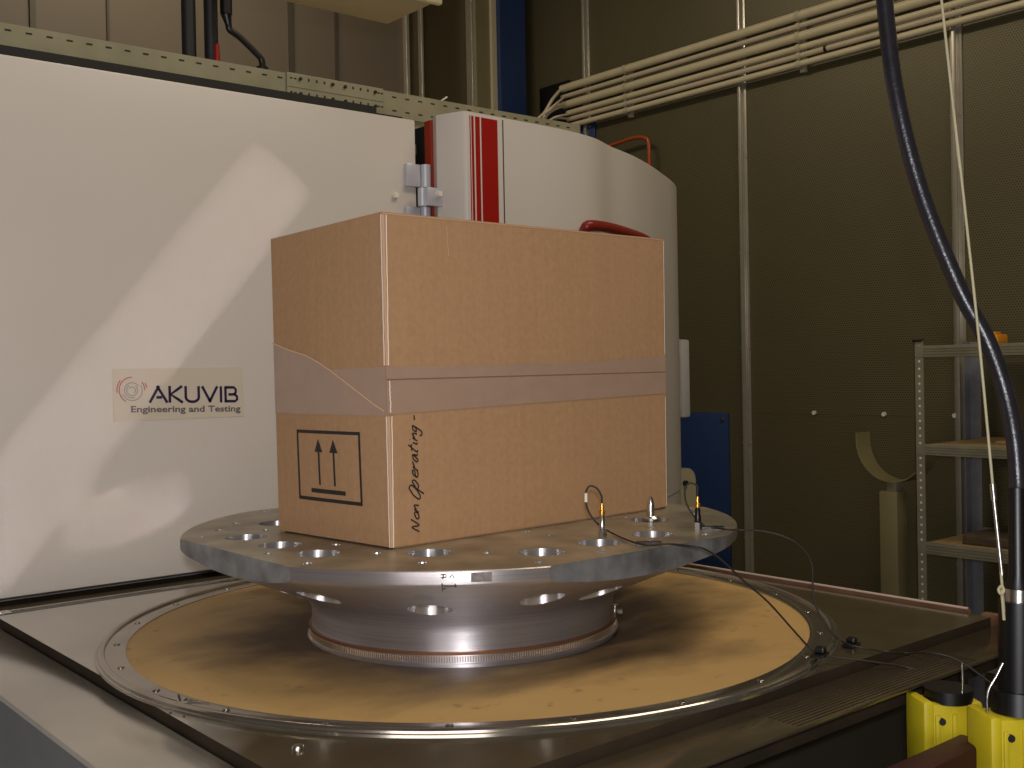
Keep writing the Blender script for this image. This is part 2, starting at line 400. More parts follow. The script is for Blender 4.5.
# blue panels on the right wall
def wall_panel(y0, y1, z0, z1, label):
    t = thing('wall_panel', label, 'panel', (XW, (y0+y1)/2, T+z0))
    b = BM(); box(b, XW-.012, XW, y0, y1, T+z0, T+z1, .002); obj('sheet', b, M['blue'], t, 40)
    for y in (y0+.03, y1-.03):
        for z in (z0+.03, z1-.03):
            b = BM(); cyl(b, (XW-.012, y, T+z), (XW-.018, y, T+z), .009, 10); obj('screw', b, M['screw'], t, 40)
wall_panel(1.838, 2.25, -.62, .170, 'blue sheet panel low on the perforated wall, right of the white chamber')
wall_panel(2.655, 3.05, 1.15, 1.64, 'blue sheet panel on the perforated wall just under the conduit ends')
# dark opening where the wires come out
b = BM(); box(b, XW-.01, XW, 2.84, 3.07, T+1.66, T+1.88, .001)
tag(obj('wall_opening_plate', b, M['black'], None, None, (XW, 2.95, T+1.66)), 'black square cable opening in the corner behind the conduit ends', 'cable opening')

# conduits
cond = [(2.86, 2.60, 1.830, .019, 'conduit', 'thick beige conduit, topmost on the perforated wall'),
        (2.86, 2.60, 1.787, .011, 'conduit2', 'thin pinkish conduit, second from the top'),
        (2.85, 2.60, 1.743, .019, 'conduit', 'thick beige conduit, third from the top'),
        (2.82, 2.60, 1.697, .013, 'conduit', 'thin beige conduit, fourth from the top'),
        (2.82, 2.60, 1.664, .011, 'conduit2', 'thin pale conduit with a dark joint, second from the bottom'),
        (2.80, 2.60, 1.630, .013, 'conduit', 'beige conduit, lowest of the run on the perforated wall')]
for y0, _, z, r, m_, lab in cond:
    b = BM(); cx = XW-.024-.019
    tube(b, [(cx, y0, T+z), (cx, -2.8, T+z)], r*1.02, 20)
    o = obj('conduit', b, M[m_], None, 40, (cx, y0, T+z)); tag(o, lab, 'conduit', 'conduits along the perforated wall')
b = BM(); jp = onx(826, 49.5, XW-.043); cyl(b, (jp.x, jp.y-.006, T+1.664), (jp.x, jp.y+.006, T+1.664), .0135, 16)
tag(obj('pipe_joint', b, M['black'], None, 40, (jp.x, jp.y, T+1.664)), 'narrow dark joint ring on the thin pale conduit left of the hose', 'joint')
for i, y in enumerate((2.40, 1.406, .41, -.6)):
    b = BM(); box(b, XW-.024, XW-.002, y-.012, y+.012, T+1.60, T+1.86, .002)
    for z, r in [(c[2], c[3]) for c in cond]:
        R_ = r+.004; cx = XW-.043
        pts = [(XW-.02, z-R_-.001)] + [(cx-R_*math.cos(a), z+R_*math.sin(a)) for a in [(-80+160*k/8)*PI/180 for k in range(9)]] + [(XW-.02, z+R_+.001)]
        for k in range(len(pts)-1):
            (xa, za), (xb, zb) = pts[k], pts[k+1]
            q = [b.verts.new(v) for v in ((xa, y-.01, T+za), (xb, y-.01, T+zb), (xb, y+.01, T+zb), (xa, y+.01, T+za))]; b.faces.new(q)
    tag(obj('conduit_clamp', b, M['clip'], None, 40, (XW, y, T+1.6)),
        ['row of saddle clamps holding the conduits nearest their open ends', 'row of saddle clamps on the conduits left of the black hose',
         'row of saddle clamps on the conduits right of the black hose', 'row of saddle clamps far along the conduits'][i], 'clamp', 'conduit clamp rows')
# loose wires leaving the conduit ends down into the tray
wires = [[(562, 88), (552, 100), (545, 112), (535, 122), (531, 130)], [(566, 96), (557, 103), (547, 112), (541, 124), (539, 132)],
         [(566, 104), (555, 106), (548, 111), (538, 119), (534, 129)], [(566, 105), (553, 110), (545, 118), (540, 131)],
         [(570, 114), (560, 116), (552, 119), (548, 127), (546, 134)], [(568, 119), (558, 118), (550, 120), (543, 126), (542, 134)]]
for i, wl in enumerate(wires):
    b = BM(); tube(b, [onx(x, y, 2.857 if k == 0 else 2.80-.03*k) for k, (x, y) in enumerate(wl)], .0085 if i in (0, 2, 3) else .006, 8, 5)
    tag(obj('wire', b, M['conduit'] if i % 2 == 0 else M['conduit2'], None, 60), 'loose beige wire sagging out of the conduit ends towards the tray', 'wire', 'wires at the conduit ends')

# orange pipe bracket on the right wall
b = BM(); tube(b, [(2.84, 2.62, T+1.455), (2.84, 2.56, T+1.468), (2.84, 2.40, T+1.482), (2.84, 2.32, T+1.484), (2.84, 2.265, T+1.47), (2.84, 2.243, T+1.43), (2.84, 2.243, T+1.2), (2.84, 2.243, T+1.0)], .0095, 12, 5)
for z in (1.05, 1.3): cyl(b, (2.84, 2.243, T+z), (XW, 2.243, T+z), .008, 8)
tag(obj('copper_pipe', b, M['orange'], None, 50), 'thin orange copper pipe bent over on the wall above the curved chamber', 'pipe')

# ------------------------------------------------------------------ overhead box
t = thing('overhead_unit', 'beige box hanging above the wall rail, cut off by the top of the photo', 'ventilation unit', (.4, 1.0, T+1.3))
b = BM(); box(b, .13, .622, .905, 1.12, T+1.30, T+1.62, .012); obj('casing', b, M['housing'], t, 40)
b = BM(); box(b, .125, .630, .885, .904, T+1.294, T+1.34, .006); obj('front_lip', b, mat('cream_lip', c255(190, 178, 140), .4), t, 40)
for x in (.25, .5):
    b = BM(); cyl(b, (x, 1.0, T+1.61), (x, 1.0, HC), .012, 10); obj('hanger', b, M['galv'], t, 40)

# ------------------------------------------------------------------ perforated cable rail above the door
t = thing('cable_rail', 'long pale green galvanised rail with slots running above the white door', 'cable tray', (0, .85, T+.99))
def slotted(bm, x0, x1, z0, z1, y, pitch, zs, sw, sh, depth=.003):
    box(bm, x0, x1, y, y+depth, z0, z1)
b = BM(); box(b, -1.7, 1.06, .850, .853, T+.984, T+1.044); box(b, -1.7, 1.06, .853, .95, T+.984, T+.987); box(b, -1.7, 1.06, .947, .95, T+.984, T+1.044)
x = -1.69
while x < 1.04:
    if not (.17 < x < .415):
        for z in (.998, 1.030): box(b, x, x+.0115, .8492, .8500, T+z, T+z+.0032, mi=1)
    x += .0375
rail = obj('side_rail', b, [M['galv'], M['dark']], t)
b = BM(); box(b, .168, .42, .845, .8495, T+.985, T+1.0455, .001); box(b, .168, .42, .8435, .845, T+1.0145, T+1.0155)
for x in (.22, .24, .26, .335, .355, .375):
    for z in (1.000, 1.032): box(b, x, x+.004, .8443, .8449, T+z, T+z+.006, mi=1)
for x in (.175, .185, .403, .412):
    for z in (1.001, 1.032): box(b, x, x+.006, .8443, .8449, T+z, T+z+.003, mi=1)
cp = obj('coupler', b, [M['galv'], M['dark']], t)
for x in (.20, .282, .315, .396):
    for z in (1.001, 1.034):
        b = BM(); cyl(b, (x, .8445, T+z), (x, .8405, T+z), .0038, 10); obj('bolt', b, M['dark'], cp)
for x in (-1.4, -.5, .1):
    b = BM(); box(b, x-.02, x+.02, .86, .94, T+.931, T+.984); obj('support', b, M['galv'], t)
b = BM(); box(b, .5, .56, .86, .94, T+.946, T+.984); obj('support', b, M['galv'], t)
# small white label stub sticking above the rail
b = BM(); tube(b, [ony(441, 101, .87), ony(447, 97, .87)], .002, 6)
tag(obj('cable_tie', b, M['plastic_knob'], None, 50), 'tiny white cable tie end sticking up over the rail right of its coupler', 'cable tie')

# black pipes and cable behind the rail
for x0, x1, lab in ((ony(182, 20, 1.0).x, ony(195, 20, 1.0).x, 'black vertical pipe rising behind the rail, left of the pair'), (ony(204.5, 20, 1.0).x, ony(217, 20, 1.0).x, 'black vertical pipe rising behind the rail, beside the red tag')):
    b = BM(); c = (x0+x1)/2; cyl(b, (c, 1.0, T+.94), (c, 1.0, HC), (x1-x0)/2*1.03, 20); box(b, c-.022, c+.022, .98, 1.02, T+1.05, T+1.062)
    tag(obj('pipe', b, M['pipe_black'], None, 40, (c, 1.0, T+.94)), lab, 'pipe', 'black pipes above the door')
b = BM(); rx = ony(217, 50, .965).x; cyl(b, (rx, .965, T+1.0), (rx, .965, T+1.115), .0085, 12, .0055); cyl(b, (rx, .965, T+.945), (rx, .965, T+1.001), .01, 12)
tag(obj('red_tag', b, mat('red_plastic', c255(150, 20, 16), .4), None, 40), 'small red peg standing against the right black pipe', 'peg')
t = thing('black_cable', 'black cable with a plug bending down to the rail right of the pipes', 'cable', (.163, .95, T+1.0))
b = BM(); tube(b, [(.083, .95, T+1.162), (.086, .95, T+1.148), (.11, .95, T+1.135), (.150, .95, T+1.105), (.163, .95, T+1.09), (.163, .95, T+1.05), (.163, .95, T+.996)], .0072, 10, 5); obj('cord', b, M['black'], t, 60)
b = BM(); cyl(b, (.078, .95, T+1.9), (.078, .95, T+1.18), .0135, 14); cyl(b, (.078, .95, T+1.18), (.083, .95, T+1.158), .0115, 14, .007); obj('plug', b, M['black'], t, 50)
b = BM(); cyl(b, (.163, .95, T+1.045), (.163, .95, T+1.078), .0135, 14); obj('gland', b, M['black'], t, 50)

# ------------------------------------------------------------------ climate chamber
CH = thing('climate_chamber', 'white climate chamber with red stripes and a rounded front behind the cardboard box', 'test chamber', (.9, 1.4, 0))
curve = [(.4215, .641), (.444, .577), (.452, .571), (.50, .5728), (.55, .5747), (.60, .577), (.74, .584), (.87, .608), (.99, .662), (1.12, .712), (1.26, .780), (1.40, .858), (1.53, .935), (1.63, 1.01), (1.72, 1.10), (1.785, 1.20), (1.82, 1.30), (1.83, 1.42), (1.83, 2.1), (.47, 2.1), (.47, .665), (.43, .665)]
cs = [Vector((*p, 0)) for p in curve]
sm = [cs[0], cs[1], cs[2]] + smoothpath(cs[2:18], 6)[1:] + cs[18:]
pl = [(v.x, v.y) for v in sm]
b = BM(); prism(b, pl, T-.0, T+.945)
obj('curved_shell', b, M['white'], CH, 35)
b = BM(); prism(b, [(.63, 2.09)] + [(.63, .70), (.86, .72)] + [(x-.002, y+.002) for x, y in pl if x > 1.05], 0, T-.0002); obj('plinth', b, M['white'], CH, 35)
# the dark edge strip running down the rounded side
b = BM(); tube(b, [(1.80, 1.225, T), (1.80, 1.225, T+.94)], .012, 8); obj('edge_strip', b, M['galv'], CH, 60)
def on_shell(bm, x0, x1, z0, z1):
    ya, yb_ = [.572+(x-.452)*.005/.148-.0014 for x in (x0, x1)]
    lo = [bm.verts.new(v) for v in ((x0, ya, z0), (x1, yb_, z0), (x1, yb_+.004, z0), (x0, ya+.004, z0))]
    hi = [bm.verts.new(v.co+Vector((0, 0, z1-z0))) for v in lo]
    for k in range(4): bm.faces.new((lo[k], lo[(k+1) % 4], hi[(k+1) % 4], hi[k]))
    bm.faces.new(lo[::-1]); bm.faces.new(hi)
for x0, x1 in ((.4605, .463), (.4655, .472), (.4765, .4895), (.494, .541)):
    b = BM(); on_shell(b, x0, x1, T+.002, T+.937); obj('red_stripe', b, M['red'], CH)
b = BM(); on_shell(b, .556, .559, T+.0, T+.94); obj('panel_joint', b, M['seam'], CH)
# housing behind the door
b = BM(); box(b, -1.75, .37, .80, 2.1, 0, T+.93, .004); obj('housing', b, M['white'], CH, 40)
b = BM(); box(b, -1.75, .37, .80, .843, T+.9301, T+.9880); obj('gap_shade_strip', b, M['dark'], CH)  # dark strip put in for the shaded gap between door and rail
b = BM(); box(b, .371, .469, .84, .86, T+.02, T+.985); box(b, .462, .4695, .668, .84, T+.02, T+.9449); obj('gap_shade_panel', b, M['dark'], CH)  # dark sheets painting the shade inside the hinge gap
b = BM(); box(b, .392, .452, .76, .80, T+.880, T+.905, .003); cyl(b, (.43, .76, T+.875), (.43, .76, T+.905), .008, 12); obj('latch_block', b, M['galv'], CH, 40)
b = BM(); box(b, .424, .462, .6655, .690, T+.02, T+.94, .001); obj('red_gasket', b, mat('red_gasket', c255(150, 45, 25), .5), CH)
# door leaf
D = None
b = BM(); box(b, -1.7, .393, .68, .745, T+.004, T+.938, .004)
D = obj('door', b, M['white'], CH, 40)
b = BM(); box(b, -1.7, .36, .746, .799, T+.03, T+.91); obj('door_seal', b, M['dark'], CH)
# hinge: two-piece metal hinge with cream screw caps
def fr_d(s, z, o): return Vector((s, .68-o, T+z))
H = [(.352, .742+.003, .392, .80-.008)]
def hx(px, py, y): p = ony(px, py, y); return p.x, p.z
for (xa, xb, ka, kb, pa, pb) in ((407, 421, 420.5, 430, 165, 187.5), (407, 421, 420.5, 430, 207.5, 228)):
    x0, z1 = hx(xa, pa, .668); x1, z0 = hx(xb, pb, .668); z1 = hx(430, pa, .66)[1]; z0 = hx(430, pb, .66)[1]
    b = BM(); box(b, x0, x1, .668, .681, z0, z1, .002); h1 = obj('hinge', b, M['hinge'], CH, 40)
    kc = hx((ka+kb)/2, pa, .668)[0]; b = BM(); cyl(b, (kc, .668, z0), (kc, .668, z1), .0118, 18); obj('knuckle', b, M['hinge'], h1, 40)
z1 = hx(432, 188.5, .64)[1]; z0 = hx(432, 206.5, .64)[1]; kc = hx(422.5, 197, .648)[0]
b = BM(); cyl(b, (kc, .648, z0), (kc, .648, z1), .0105, 18); h2 = obj('hinge', b, M['hinge'], CH, 40)
x1 = hx(444, 197, .632)[0]; b = BM(); box(b, kc, x1, .628, .640, z0, z1, .0015); obj('hinge_leaf', b, M['hinge'], h2, 40)
for p, q in (((.335, .679, T+.766), (.335, .672, T+.766)), ((hx(438, 194, .628)[0], .628, hx(438, 194, .628)[1]), (hx(438, 194, .628)[0], .618, hx(438, 194, .628)[1]))):
    b = BM(); cyl(b, p, q, .008, 14, .006); obj('screw_cap', b, M['plastic_knob'], CH, 40)
# red handle on the rounded front
b = BM(); tube(b, [ony(584, 238, .60), ony(585, 230, .585), ony(590, 225.5, .575), ony(612, 228.5, .60), ony(640, 237.5, .655), ony(650, 243, .68)], .0135, 12, 5); obj('handle', b, M['red_handle'], CH, 60)
# grey grip and latch on the far side of the shell
b = BM(); box(b, 1.845, 1.89, 1.19, 1.23, T+.205, T+.475, .008); box(b, 1.81, 1.85, 1.2, 1.45, T+.24, T+.26); box(b, 1.81, 1.85, 1.2, 1.45, T+.42, T+.44); obj('side_grip', b, M['bluegrey'], CH, 40)
b = BM()
pts = [(1.83, -.16), (1.83, .03)] + [(1.875+.045*math.sin(a), -.015+.045*math.cos(a)) for a in [k*PI/12 for k in range(0, 7)]] + [(1.92, -.16)]
lo = [b.verts.new((x, 1.20, T+z)) for x, z in pts]; hi = [b.verts.new((x, 1.24, T+z)) for x, z in pts]
n_ = len(pts)
for i in range(n_): b.faces.new((lo[i], lo[(i+1) % n_], hi[(i+1) % n_], hi[i]))
b.faces.new(lo[::-1]); b.faces.new(hi)
o = obj('latch_cover', b, M['beigeplastic'], CH, 40)
b = BM(); cyl(b, (1.86, 1.20, T-.02), (1.86, 1.188, T-.02), .009, 12); obj('latch_knob', b, M['dark'], o, 40)

# sticker with the maker's lettering
b = BM(); box(b, -.2915, -.0345, .6790, .6802, T+.299, T+.3955)
ST = obj('sticker', b, M['sticker'], CH); ST['label'] = 'pale sticker with the company lettering'
def fr_s(s, z, o): return Vector((s, .6788-o, T+z))
def tilt(s, z, o): return fr_s(s, z-(s+.17)*.03+.0, o)
def stroke_letters():
    bm = BM(); h = .0315; W = .0052; z0 = .330; x = -.2235
    def st(pts): ribbon(bm, [(x+px, z0+pz) for px, pz in pts], W, tilt, .0002)
    # A K U V I B in broad strokes
    st([(0, 0), (.0185, h)]); st([(.0145, h), (.034, 0)]); st([(.013, .010), (.024, .010)]); x += .039
    st([(0, 0), (0, h)]); st([(.0245, h), (.002, h*.5), (.0255, 0)]); x += .0315
    st([(0, h), (0, .009)]+[(.013-.013*math.cos(a), .010-.0085*math.sin(a)) for a in [k*PI/8 for k in range(9)]]+[(.026, .009), (.026, h)]); x += .033
    st([(0, h), (.0165, .001)]); st([(.0145, .001), (.031, h)]); x += .0385
    st([(0, 0), (0, h)]); x += .0095
    st([(0, 0), (0, h)]); st([(0, h-.002), (.018, h-.002), (.0215, h-.006), (.0215, h*.5+.004), (.018, h*.5)]); st([(0.006, h*.5), (.019, h*.5), (.024, h*.5-.004), (.024, .006), (.020, .0025), (0, .0025)])
    return bm
obj('lettering', stroke_letters(), M['navy'], ST)
obj('lettering', text_mesh('Engineering and Testing', .0165, tilt, .0002, x0=-.259, z0=.3125, width=.218, bold=.0004), M['greyprint'], ST)
b = BM()
for r, a0, a1, rad in ((.024, 60, 250, 1), (.019, 200, 400, 0), (.014, 30, 300, 0), (.010, 120, 420, 0), (.006, -60, 160, 0), (.028, 120, 200, 1)):
    if not rad: ribbon(b, [(-.256+r*math.cos(a*PI/180), .353+r*math.sin(a*PI/180)) for a in range(a0, a1, 10)], .0022, tilt, .0002)
obj('swirl_logo', b, M['ringprint'], ST)
b = BM()
for r, a0, a1 in ((.024, 90, 250), (.028, 140, 200), (.024, 0, 50), (.028, 10, 40)):
    ribbon(b, [(-.256+r*math.cos(a*PI/180), .353+r*math.sin(a*PI/180)) for a in range(a0, a1, 10)], .0022, tilt, .0002)
obj('swirl_logo', b, M['redprint'], ST)

# ------------------------------------------------------------------ shaker
AX, AY = -.010, .007            # axis of the moving armature
SH = thing('vibration_shaker', 'grey steel shaker table with a round ochre membrane under the metal disc', 'shaker', (0, 0, 0))
b = BM(); box(b, -.50, .50, -.45, .62, 0, T-.05, .01)
obj('body', b, mat('shaker_front_dark', c255(62, 56, 46), .5, .1, .4, .2, 5), SH, 40)
# raised top plate with a round hole: outer square, inner circle
def square_ring(bm, x0, x1, y0, y1, r, z0, z1, seg=128):
    def sq(a):
        c, s = math.cos(a), math.sin(a)
        kx = (x1 if c > 0 else x0)/c if abs(c) > 1e-9 else 1e9
        ky = (y1 if s > 0 else y0)/s if abs(s) > 1e-9 else 1e9
        k = min(abs(kx), abs(ky)); return (c*k, s*k)
    an = sorted([2*PI*k/seg for k in range(seg)] + [math.atan2(y, x) % (2*PI) for x in (x0, x1) for y in (y0, y1)])
    out = [sq(a) for a in an]; inn = [(r*math.cos(a), r*math.sin(a)) for a in an]; n = len(an)
    for z, fl in ((z1, 0), (z0, 1)):
        o_ = [bm.verts.new((*p, z)) for p in out]; i_ = [bm.verts.new((*p, z)) for p in inn]
        for k in range(n): bm.faces.new((o_[k], o_[(k+1) % n], i_[(k+1) % n], i_[k]))
        if fl == 0: O1, I1 = o_, i_
    for k in range(n):
        bm.faces.new((O1[k], O1[(k+1) % n], o_[(k+1) % n], o_[k])); bm.faces.new((I1[k], I1[(k+1) % n], i_[(k+1) % n], i_[k]))
b = BM(); square_ring(b, -.530, .560, -.530, .560, .498, T-.0150, T+0)
tpl = obj('top_plate', b, [M['table'], M['groove']], SH, 30)
for p in tpl.data.polygons:
    if abs(p.normal.z) < .5: p.material_index = 1
b = BM(); box(b, -.522, .553, -.522, .553, T-.048, T-.0151); obj('under_plate', b, M['groove'], SH)
# ledge around the raised plate (dark joint between)
b = BM(); box(b, -.640, -.536, -.616, .66, T-.0180, T-.0110, .001); obj('side_ledge', b, M['table'], SH, 40)
b = BM(); box(b, -.63, -.530, -.56, .66, T-.052, T-.0181); obj('joint', b, M['groove'], SH)
b = BM(); box(b, -.536, .60, -.616, -.536, T-.0160, T-.0110, .001); obj('front_ledge', b, M['table'], SH, 40)
b = BM()                                            # fine dark lines painting a ribbed reflection on the front right ledge
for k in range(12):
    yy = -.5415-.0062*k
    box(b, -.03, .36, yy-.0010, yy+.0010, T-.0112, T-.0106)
obj('reflection_lines', b, M['groove'], SH)
b = BM(); box(b, -.60, .59, -.58, -.53, T-.05, T-.0161); obj('ledge_bracket', b, M['groove'], SH)
b = BM(); box(b, -.637, -.50, -.60, .66, 0, T-.0521, .002); box(b, -.637, -.631, -.60, .66, T-.053, T-.0181); obj('side_panel', b, M['table_side'], SH, 40)
# back channel between the plate and the door: two dark strips with pale seams
b = BM(); box(b, -1.1, .56, .560, .745, T-.052, T-.012); obj('back_channel', b, mat('channel_brown', c255(88, 76, 58), .6, .2, .4, .4, 12), SH)
b = BM(); box(b, -1.1, .50, .560, .583, T-.018, T-.006, .001); box(b, -1.1, .50, .612, .620, T-.018, T-.004, .001); obj('channel_rail', b, M['table'], SH, 40)
b = BM(); box(b, -.512, -.498, .585, .612, T-.018, T-.002, .001); obj('bracket', b, M['steel_light'], SH)
b = BM(); box(b, -1.1, -.645, -.56, .66, T-.06, T-.02, .002); 
bm_free = b.free()
# upright angle rail along the right edge, cut at the corner
b = BM(); box(b, .568, .571, -.495, .60, T-.03, T+.004); box(b, .545, .568, -.50, .60, T-.03, T-.0195)
box(b, .560, .575, -.560, -.515, T-.03, T+.004, .001); box(b, .575, .60, -.60, -.515, T-.03, T-.003, .002)
er = obj('edge_rail', b, mat('brown_rail', c255(150, 112, 84), .35, .4, .5, .3, 20), SH, 40)
b = BM(); box(b, .5672, .5722, -.490, .60, T+.0041, T+.0068, .0006); box(b, .5655, .5680, -.49, .56, T-.017, T-.0135); obj('edge_lip', b, mat('rail_lip', c255(225, 200, 185), .3, .4), er, 40)
b = BM(); box(b, .55, .60, -.56, .60, T-.05, T-.030); obj('rail_base', b, M['groove'], SH)
# clamp ring and bead
b = BM(); lathe(b, [(.497, T-.004), (.497, T+.003), (.5, T+.004), (.5235, T+.004), (.524, T+.0060), (.526, T+.0078), (.5285, T+.0085), (.531, T+.0078), (.533, T+.0060), (.5335, T+.0035), (.537, T+.003), (.5375, T-.0)], 0, 0, 160)
me_ring = obj('clamp_ring', b, M['ring'], SH, 35)
for k in range(24):
    a = 2*PI*(k+.3)/24; px, py = .5105*math.cos(a), .5105*math.sin(a)
    b = BM(); lathe(b, [(0, T+.0055), (.0035, T+.0057), (.0045, T+.0050), (.0045, T+.003)], px, py, 12); obj('ring_screw', b, M['ring'], SH, 40)
for px, py in ((onz(298, 749, 0).x, onz(298, 749, 0).y), (.06, -.500-.02), (.40, .40)):
    if math.hypot(px, py) > .54:
        b = BM(); lathe(b, [(0, T+.004), (.0055, T+.004), (.0065, T+.002), (.0065, T-.001)], px, py, 14); obj('plate_screw', b, M['screw'], SH, 40)
# dark ink strokes drawn like a star across the ring and plate
sc_ = onz(181, 706, .0)
for k in range(12):
    a = 2*PI*k/12+.2; run = []; runs = []
    for q in range(24):
        p = sc_ + Vector((math.cos(a), math.sin(a), 0))*(.008+.0016*q); r_ = math.hypot(p.x, p.y)
        zz = .0045 if .502 < r_ < .5225 else (.0006 if r_ > .5385 and p.x > -.529 else None)
        if zz is None:
            if len(run) > 2: runs.append(run)
            run = []
        else: run.append((p.x, p.y, zz))
    if len(run) > 2: runs.append(run)
    for rn in runs:
        b = BM(); zf = rn[0][2]
        ribbon(b, [(p[0], p[1]) for p in rn if p[2] == zf], .0022, lambda x, y, o: Vector((x, y, T+zf)), 0); obj('ink_stroke', b, M['ink'], SH)
# membrane, sagging slightly, folded up at the centre
b = BM(); prof = [(.222, T-.012), (.232, T-.010), (.245, T-.007), (.27, T-.003), (.31, T+.001), (.36, T+.003), (.42, T+.003), (.47, T+.002), (.499, T+.0015)]
lathe(b, prof, 0, 0, 128); 
mm = obj('membrane', b, M['membrane'], SH, 60, (0, 0, T))
# armature base ring with a knurled band and a clamp screw
b = BM(); lathe(b, [(.2, T-.03), (.2295, T-.03), (.2295, T-.009), (.2335, T-.009), (.2335, T-.0045), (.2295, T-.0045), (.2295, T+.009), (.2270, T+.009), (.2270, T+.012), (.2, T+.012)], AX, AY, 128, closed=True)
arm = obj('armature', b, M['turned'], SH, 35)
b = BM()
for k in range(420):
    a = 2*PI*k/420; c, s = math.cos(a), math.sin(a)
    if c*(-.64)+s*(-.77) < -.25: continue
    m_ = Matrix.Translation((AX, AY, 0)) @ Matrix.Rotation(a, 4, 'Z')
    box(b, .2294, .2306, -.0007, .0007, T-.003, T+.005, 0, m_)
obj('knurled_band', b, mat('band_bronze', c255(170, 145, 115), .35, .8), arm)
b = BM(); lathe(b, [(.226, T+.0065), (.2312, T+.0065), (.2312, T+.0105), (.226, T+.0105)], AX, AY, 128, closed=True); obj('copper_band', b, mat('copper_band', c255(150, 105, 72), .35, .7), arm, 35)
sc = Vector((AX, AY, 0)) + Vector((.236*math.cos(-.62), .236*math.sin(-.62), 0))
b = BM(); cyl(b, sc+Vector((0, 0, T+.004)), sc+Vector((.006, -.004, T+.004)), .006, 12); cyl(b, sc+Vector((-.003, .002, T+.004)), sc+Vector((-.003, .002, T+.016)), .005, 10); obj('clamp_screw', b, M['steel_light'], arm, 40)

# ------------------------------------------------------------------ head expander (turned disc with four sawn flats)
RP, FL, ZT = .410, .3775, T+.150
HE = thing('mounting_disc', 'thick turned aluminium disc with bored holes carrying the cardboard box', 'head expander', (AX, AY, T+.012))
b = BM(); lathe(b, [(0, ZT), (RP-.0012, ZT), (RP, ZT-.0012), (RP, ZT-.0130), (.4092, ZT-.0160), (.4065, ZT-.0190), (.400, ZT-.0225), (.37, ZT-.035), (.34, ZT-.0475), (.31, ZT-.0605), (.28, ZT-.0735), (.262, ZT-.081), (.250, ZT-.0865), (.241, ZT-.092), (.234, ZT-.0985), (.229, ZT-.106), (.2268, ZT-.115), (.2265, T+.012), (0, T+.012)], AX, AY, 192)
disc = obj('disc', b, [M['turned'], M['bore'], M['sawn'], M['plate_top']], HE)
cuts = []
b = BM(); box(b, AX-FL, AX+FL, AY-FL, AY+FL, T-.1, T+.3); sq_ = obj('cut', b, [M['sawn'], M['sawn'], M['sawn'], M['sawn']]); 
boolean(disc, [sq_], 'INTERSECT')
holes = []
for gx, gy in ((3, 1), (3, 0), (3, -1), (2, 2), (2, -2), (1, 3), (0, 3), (-1, 3), (-3, 1), (-3, 0), (-3, -1), (-2, 2), (-2, -2), (1, -3), (0, -3), (-1, -3)):
    holes.append((AX+.102*gx+.002, AY+.1*gy+.004, .0290, T-.05))
for gx, gy in ((-.15, -.25), (0, -.15), (0, -.2), (-.15, -.35), (-.05, -.35), (-.25, -.15), (-.25, -.25), (-.35, .15), (-.25, .15), (-.35, -.05), (-.35, -.15), (-.25, -.05),
               (.15, -.35), (.25, -.25), (.15, -.25), (.05, -.35), (.35, -.15), (.35, -.05), (.35, .05), (.25, .25), (-.15, .35), (-.05, .35), (.3, -.2), (-.3, .2), (.2, -.15), (-.25, .25)):
    holes.append((AX+gx, AY+gy, .0065, ZT-.010))
cuts = []
for grp in (holes[:16], holes[16:]):
    b = BM()
    for hx, hy, hr, hz in grp:
        lathe(b, [(0, T+.3), (hr, T+.3), (hr, hz), (0, hz)], hx, hy, 40 if hr > .01 else 16)
    cuts.append(obj('cut', b, [M['bore']]))
boolean(disc, cuts)
me = disc.data
names = [m.name if m else '' for m in me.materials]
me.materials.clear()
for m_ in (M['turned'], M['bore'], M['sawn'], M['plate_top']): me.materials.append(m_)
hl = [(h[0]-AX, h[1]-AY, h[2]) for h in holes]
for p in me.polygons:
    c = p.center + Vector((0, 0, T+.012)); lx, ly = p.center.x, p.center.y
    r = math.hypot(lx, ly); n = p.normal
    if n.z > .9 and p.center.z > .1: p.material_index = 3
    elif abs(n.z) < .05 and (abs(abs(lx)-FL) < .001 or abs(abs(ly)-FL) < .001) and r < RP: p.material_index = 2
    elif any((lx-h[0])**2+(ly-h[1])**2 < (h[2]*1.02)**2 for h in hl): p.material_index = 1
    else: p.material_index = 0
me.polygons.foreach_set('use_smooth', [True]*len(me.polygons)); me.set_sharp_from_angle(angle=math.radians(22))
# rubbed marking and stamped writing on the rim
def fr_rim(s, z, o):
    a = -2.22 + s/RP; return Vector((AX+(RP+o)*math.cos(a), AY+(RP+o)*math.sin(a), ZT+z))
ang0 = math.atan2
def rim_s(px, py):
    d = ray(px, py); ox, oy = CAM.x-AX, CAM.y-AY
    a = d.x*d.x+d.y*d.y; bb = 2*(ox*d.x+oy*d.y); c = ox*ox+oy*oy-RP*RP; k = (-bb-math.sqrt(bb*bb-4*a*c))/(2*a)
    p = CAM+d*k; return (math.atan2(p.y-AY, p.x-AX)+2.22)*RP
s1, s2 = rim_s(471, 575), rim_s(492, 575)
b = BM()
nn = 6
for k in range(nn):
    sa, sb = s1+(s2-s1)*k/nn, s1+(s2-s1)*(k+1)/nn
    q = [b.verts.new(fr_rim(*p, .0003)) for p in ((sa, -.0135), (sb, -.0135), (sb, -.0025), (sa, -.0025))]; b.faces.new(q)
obj('rubbed_patch', b, M['smudge'], HE)
s0 = rim_s(441, 580)
b = BM()
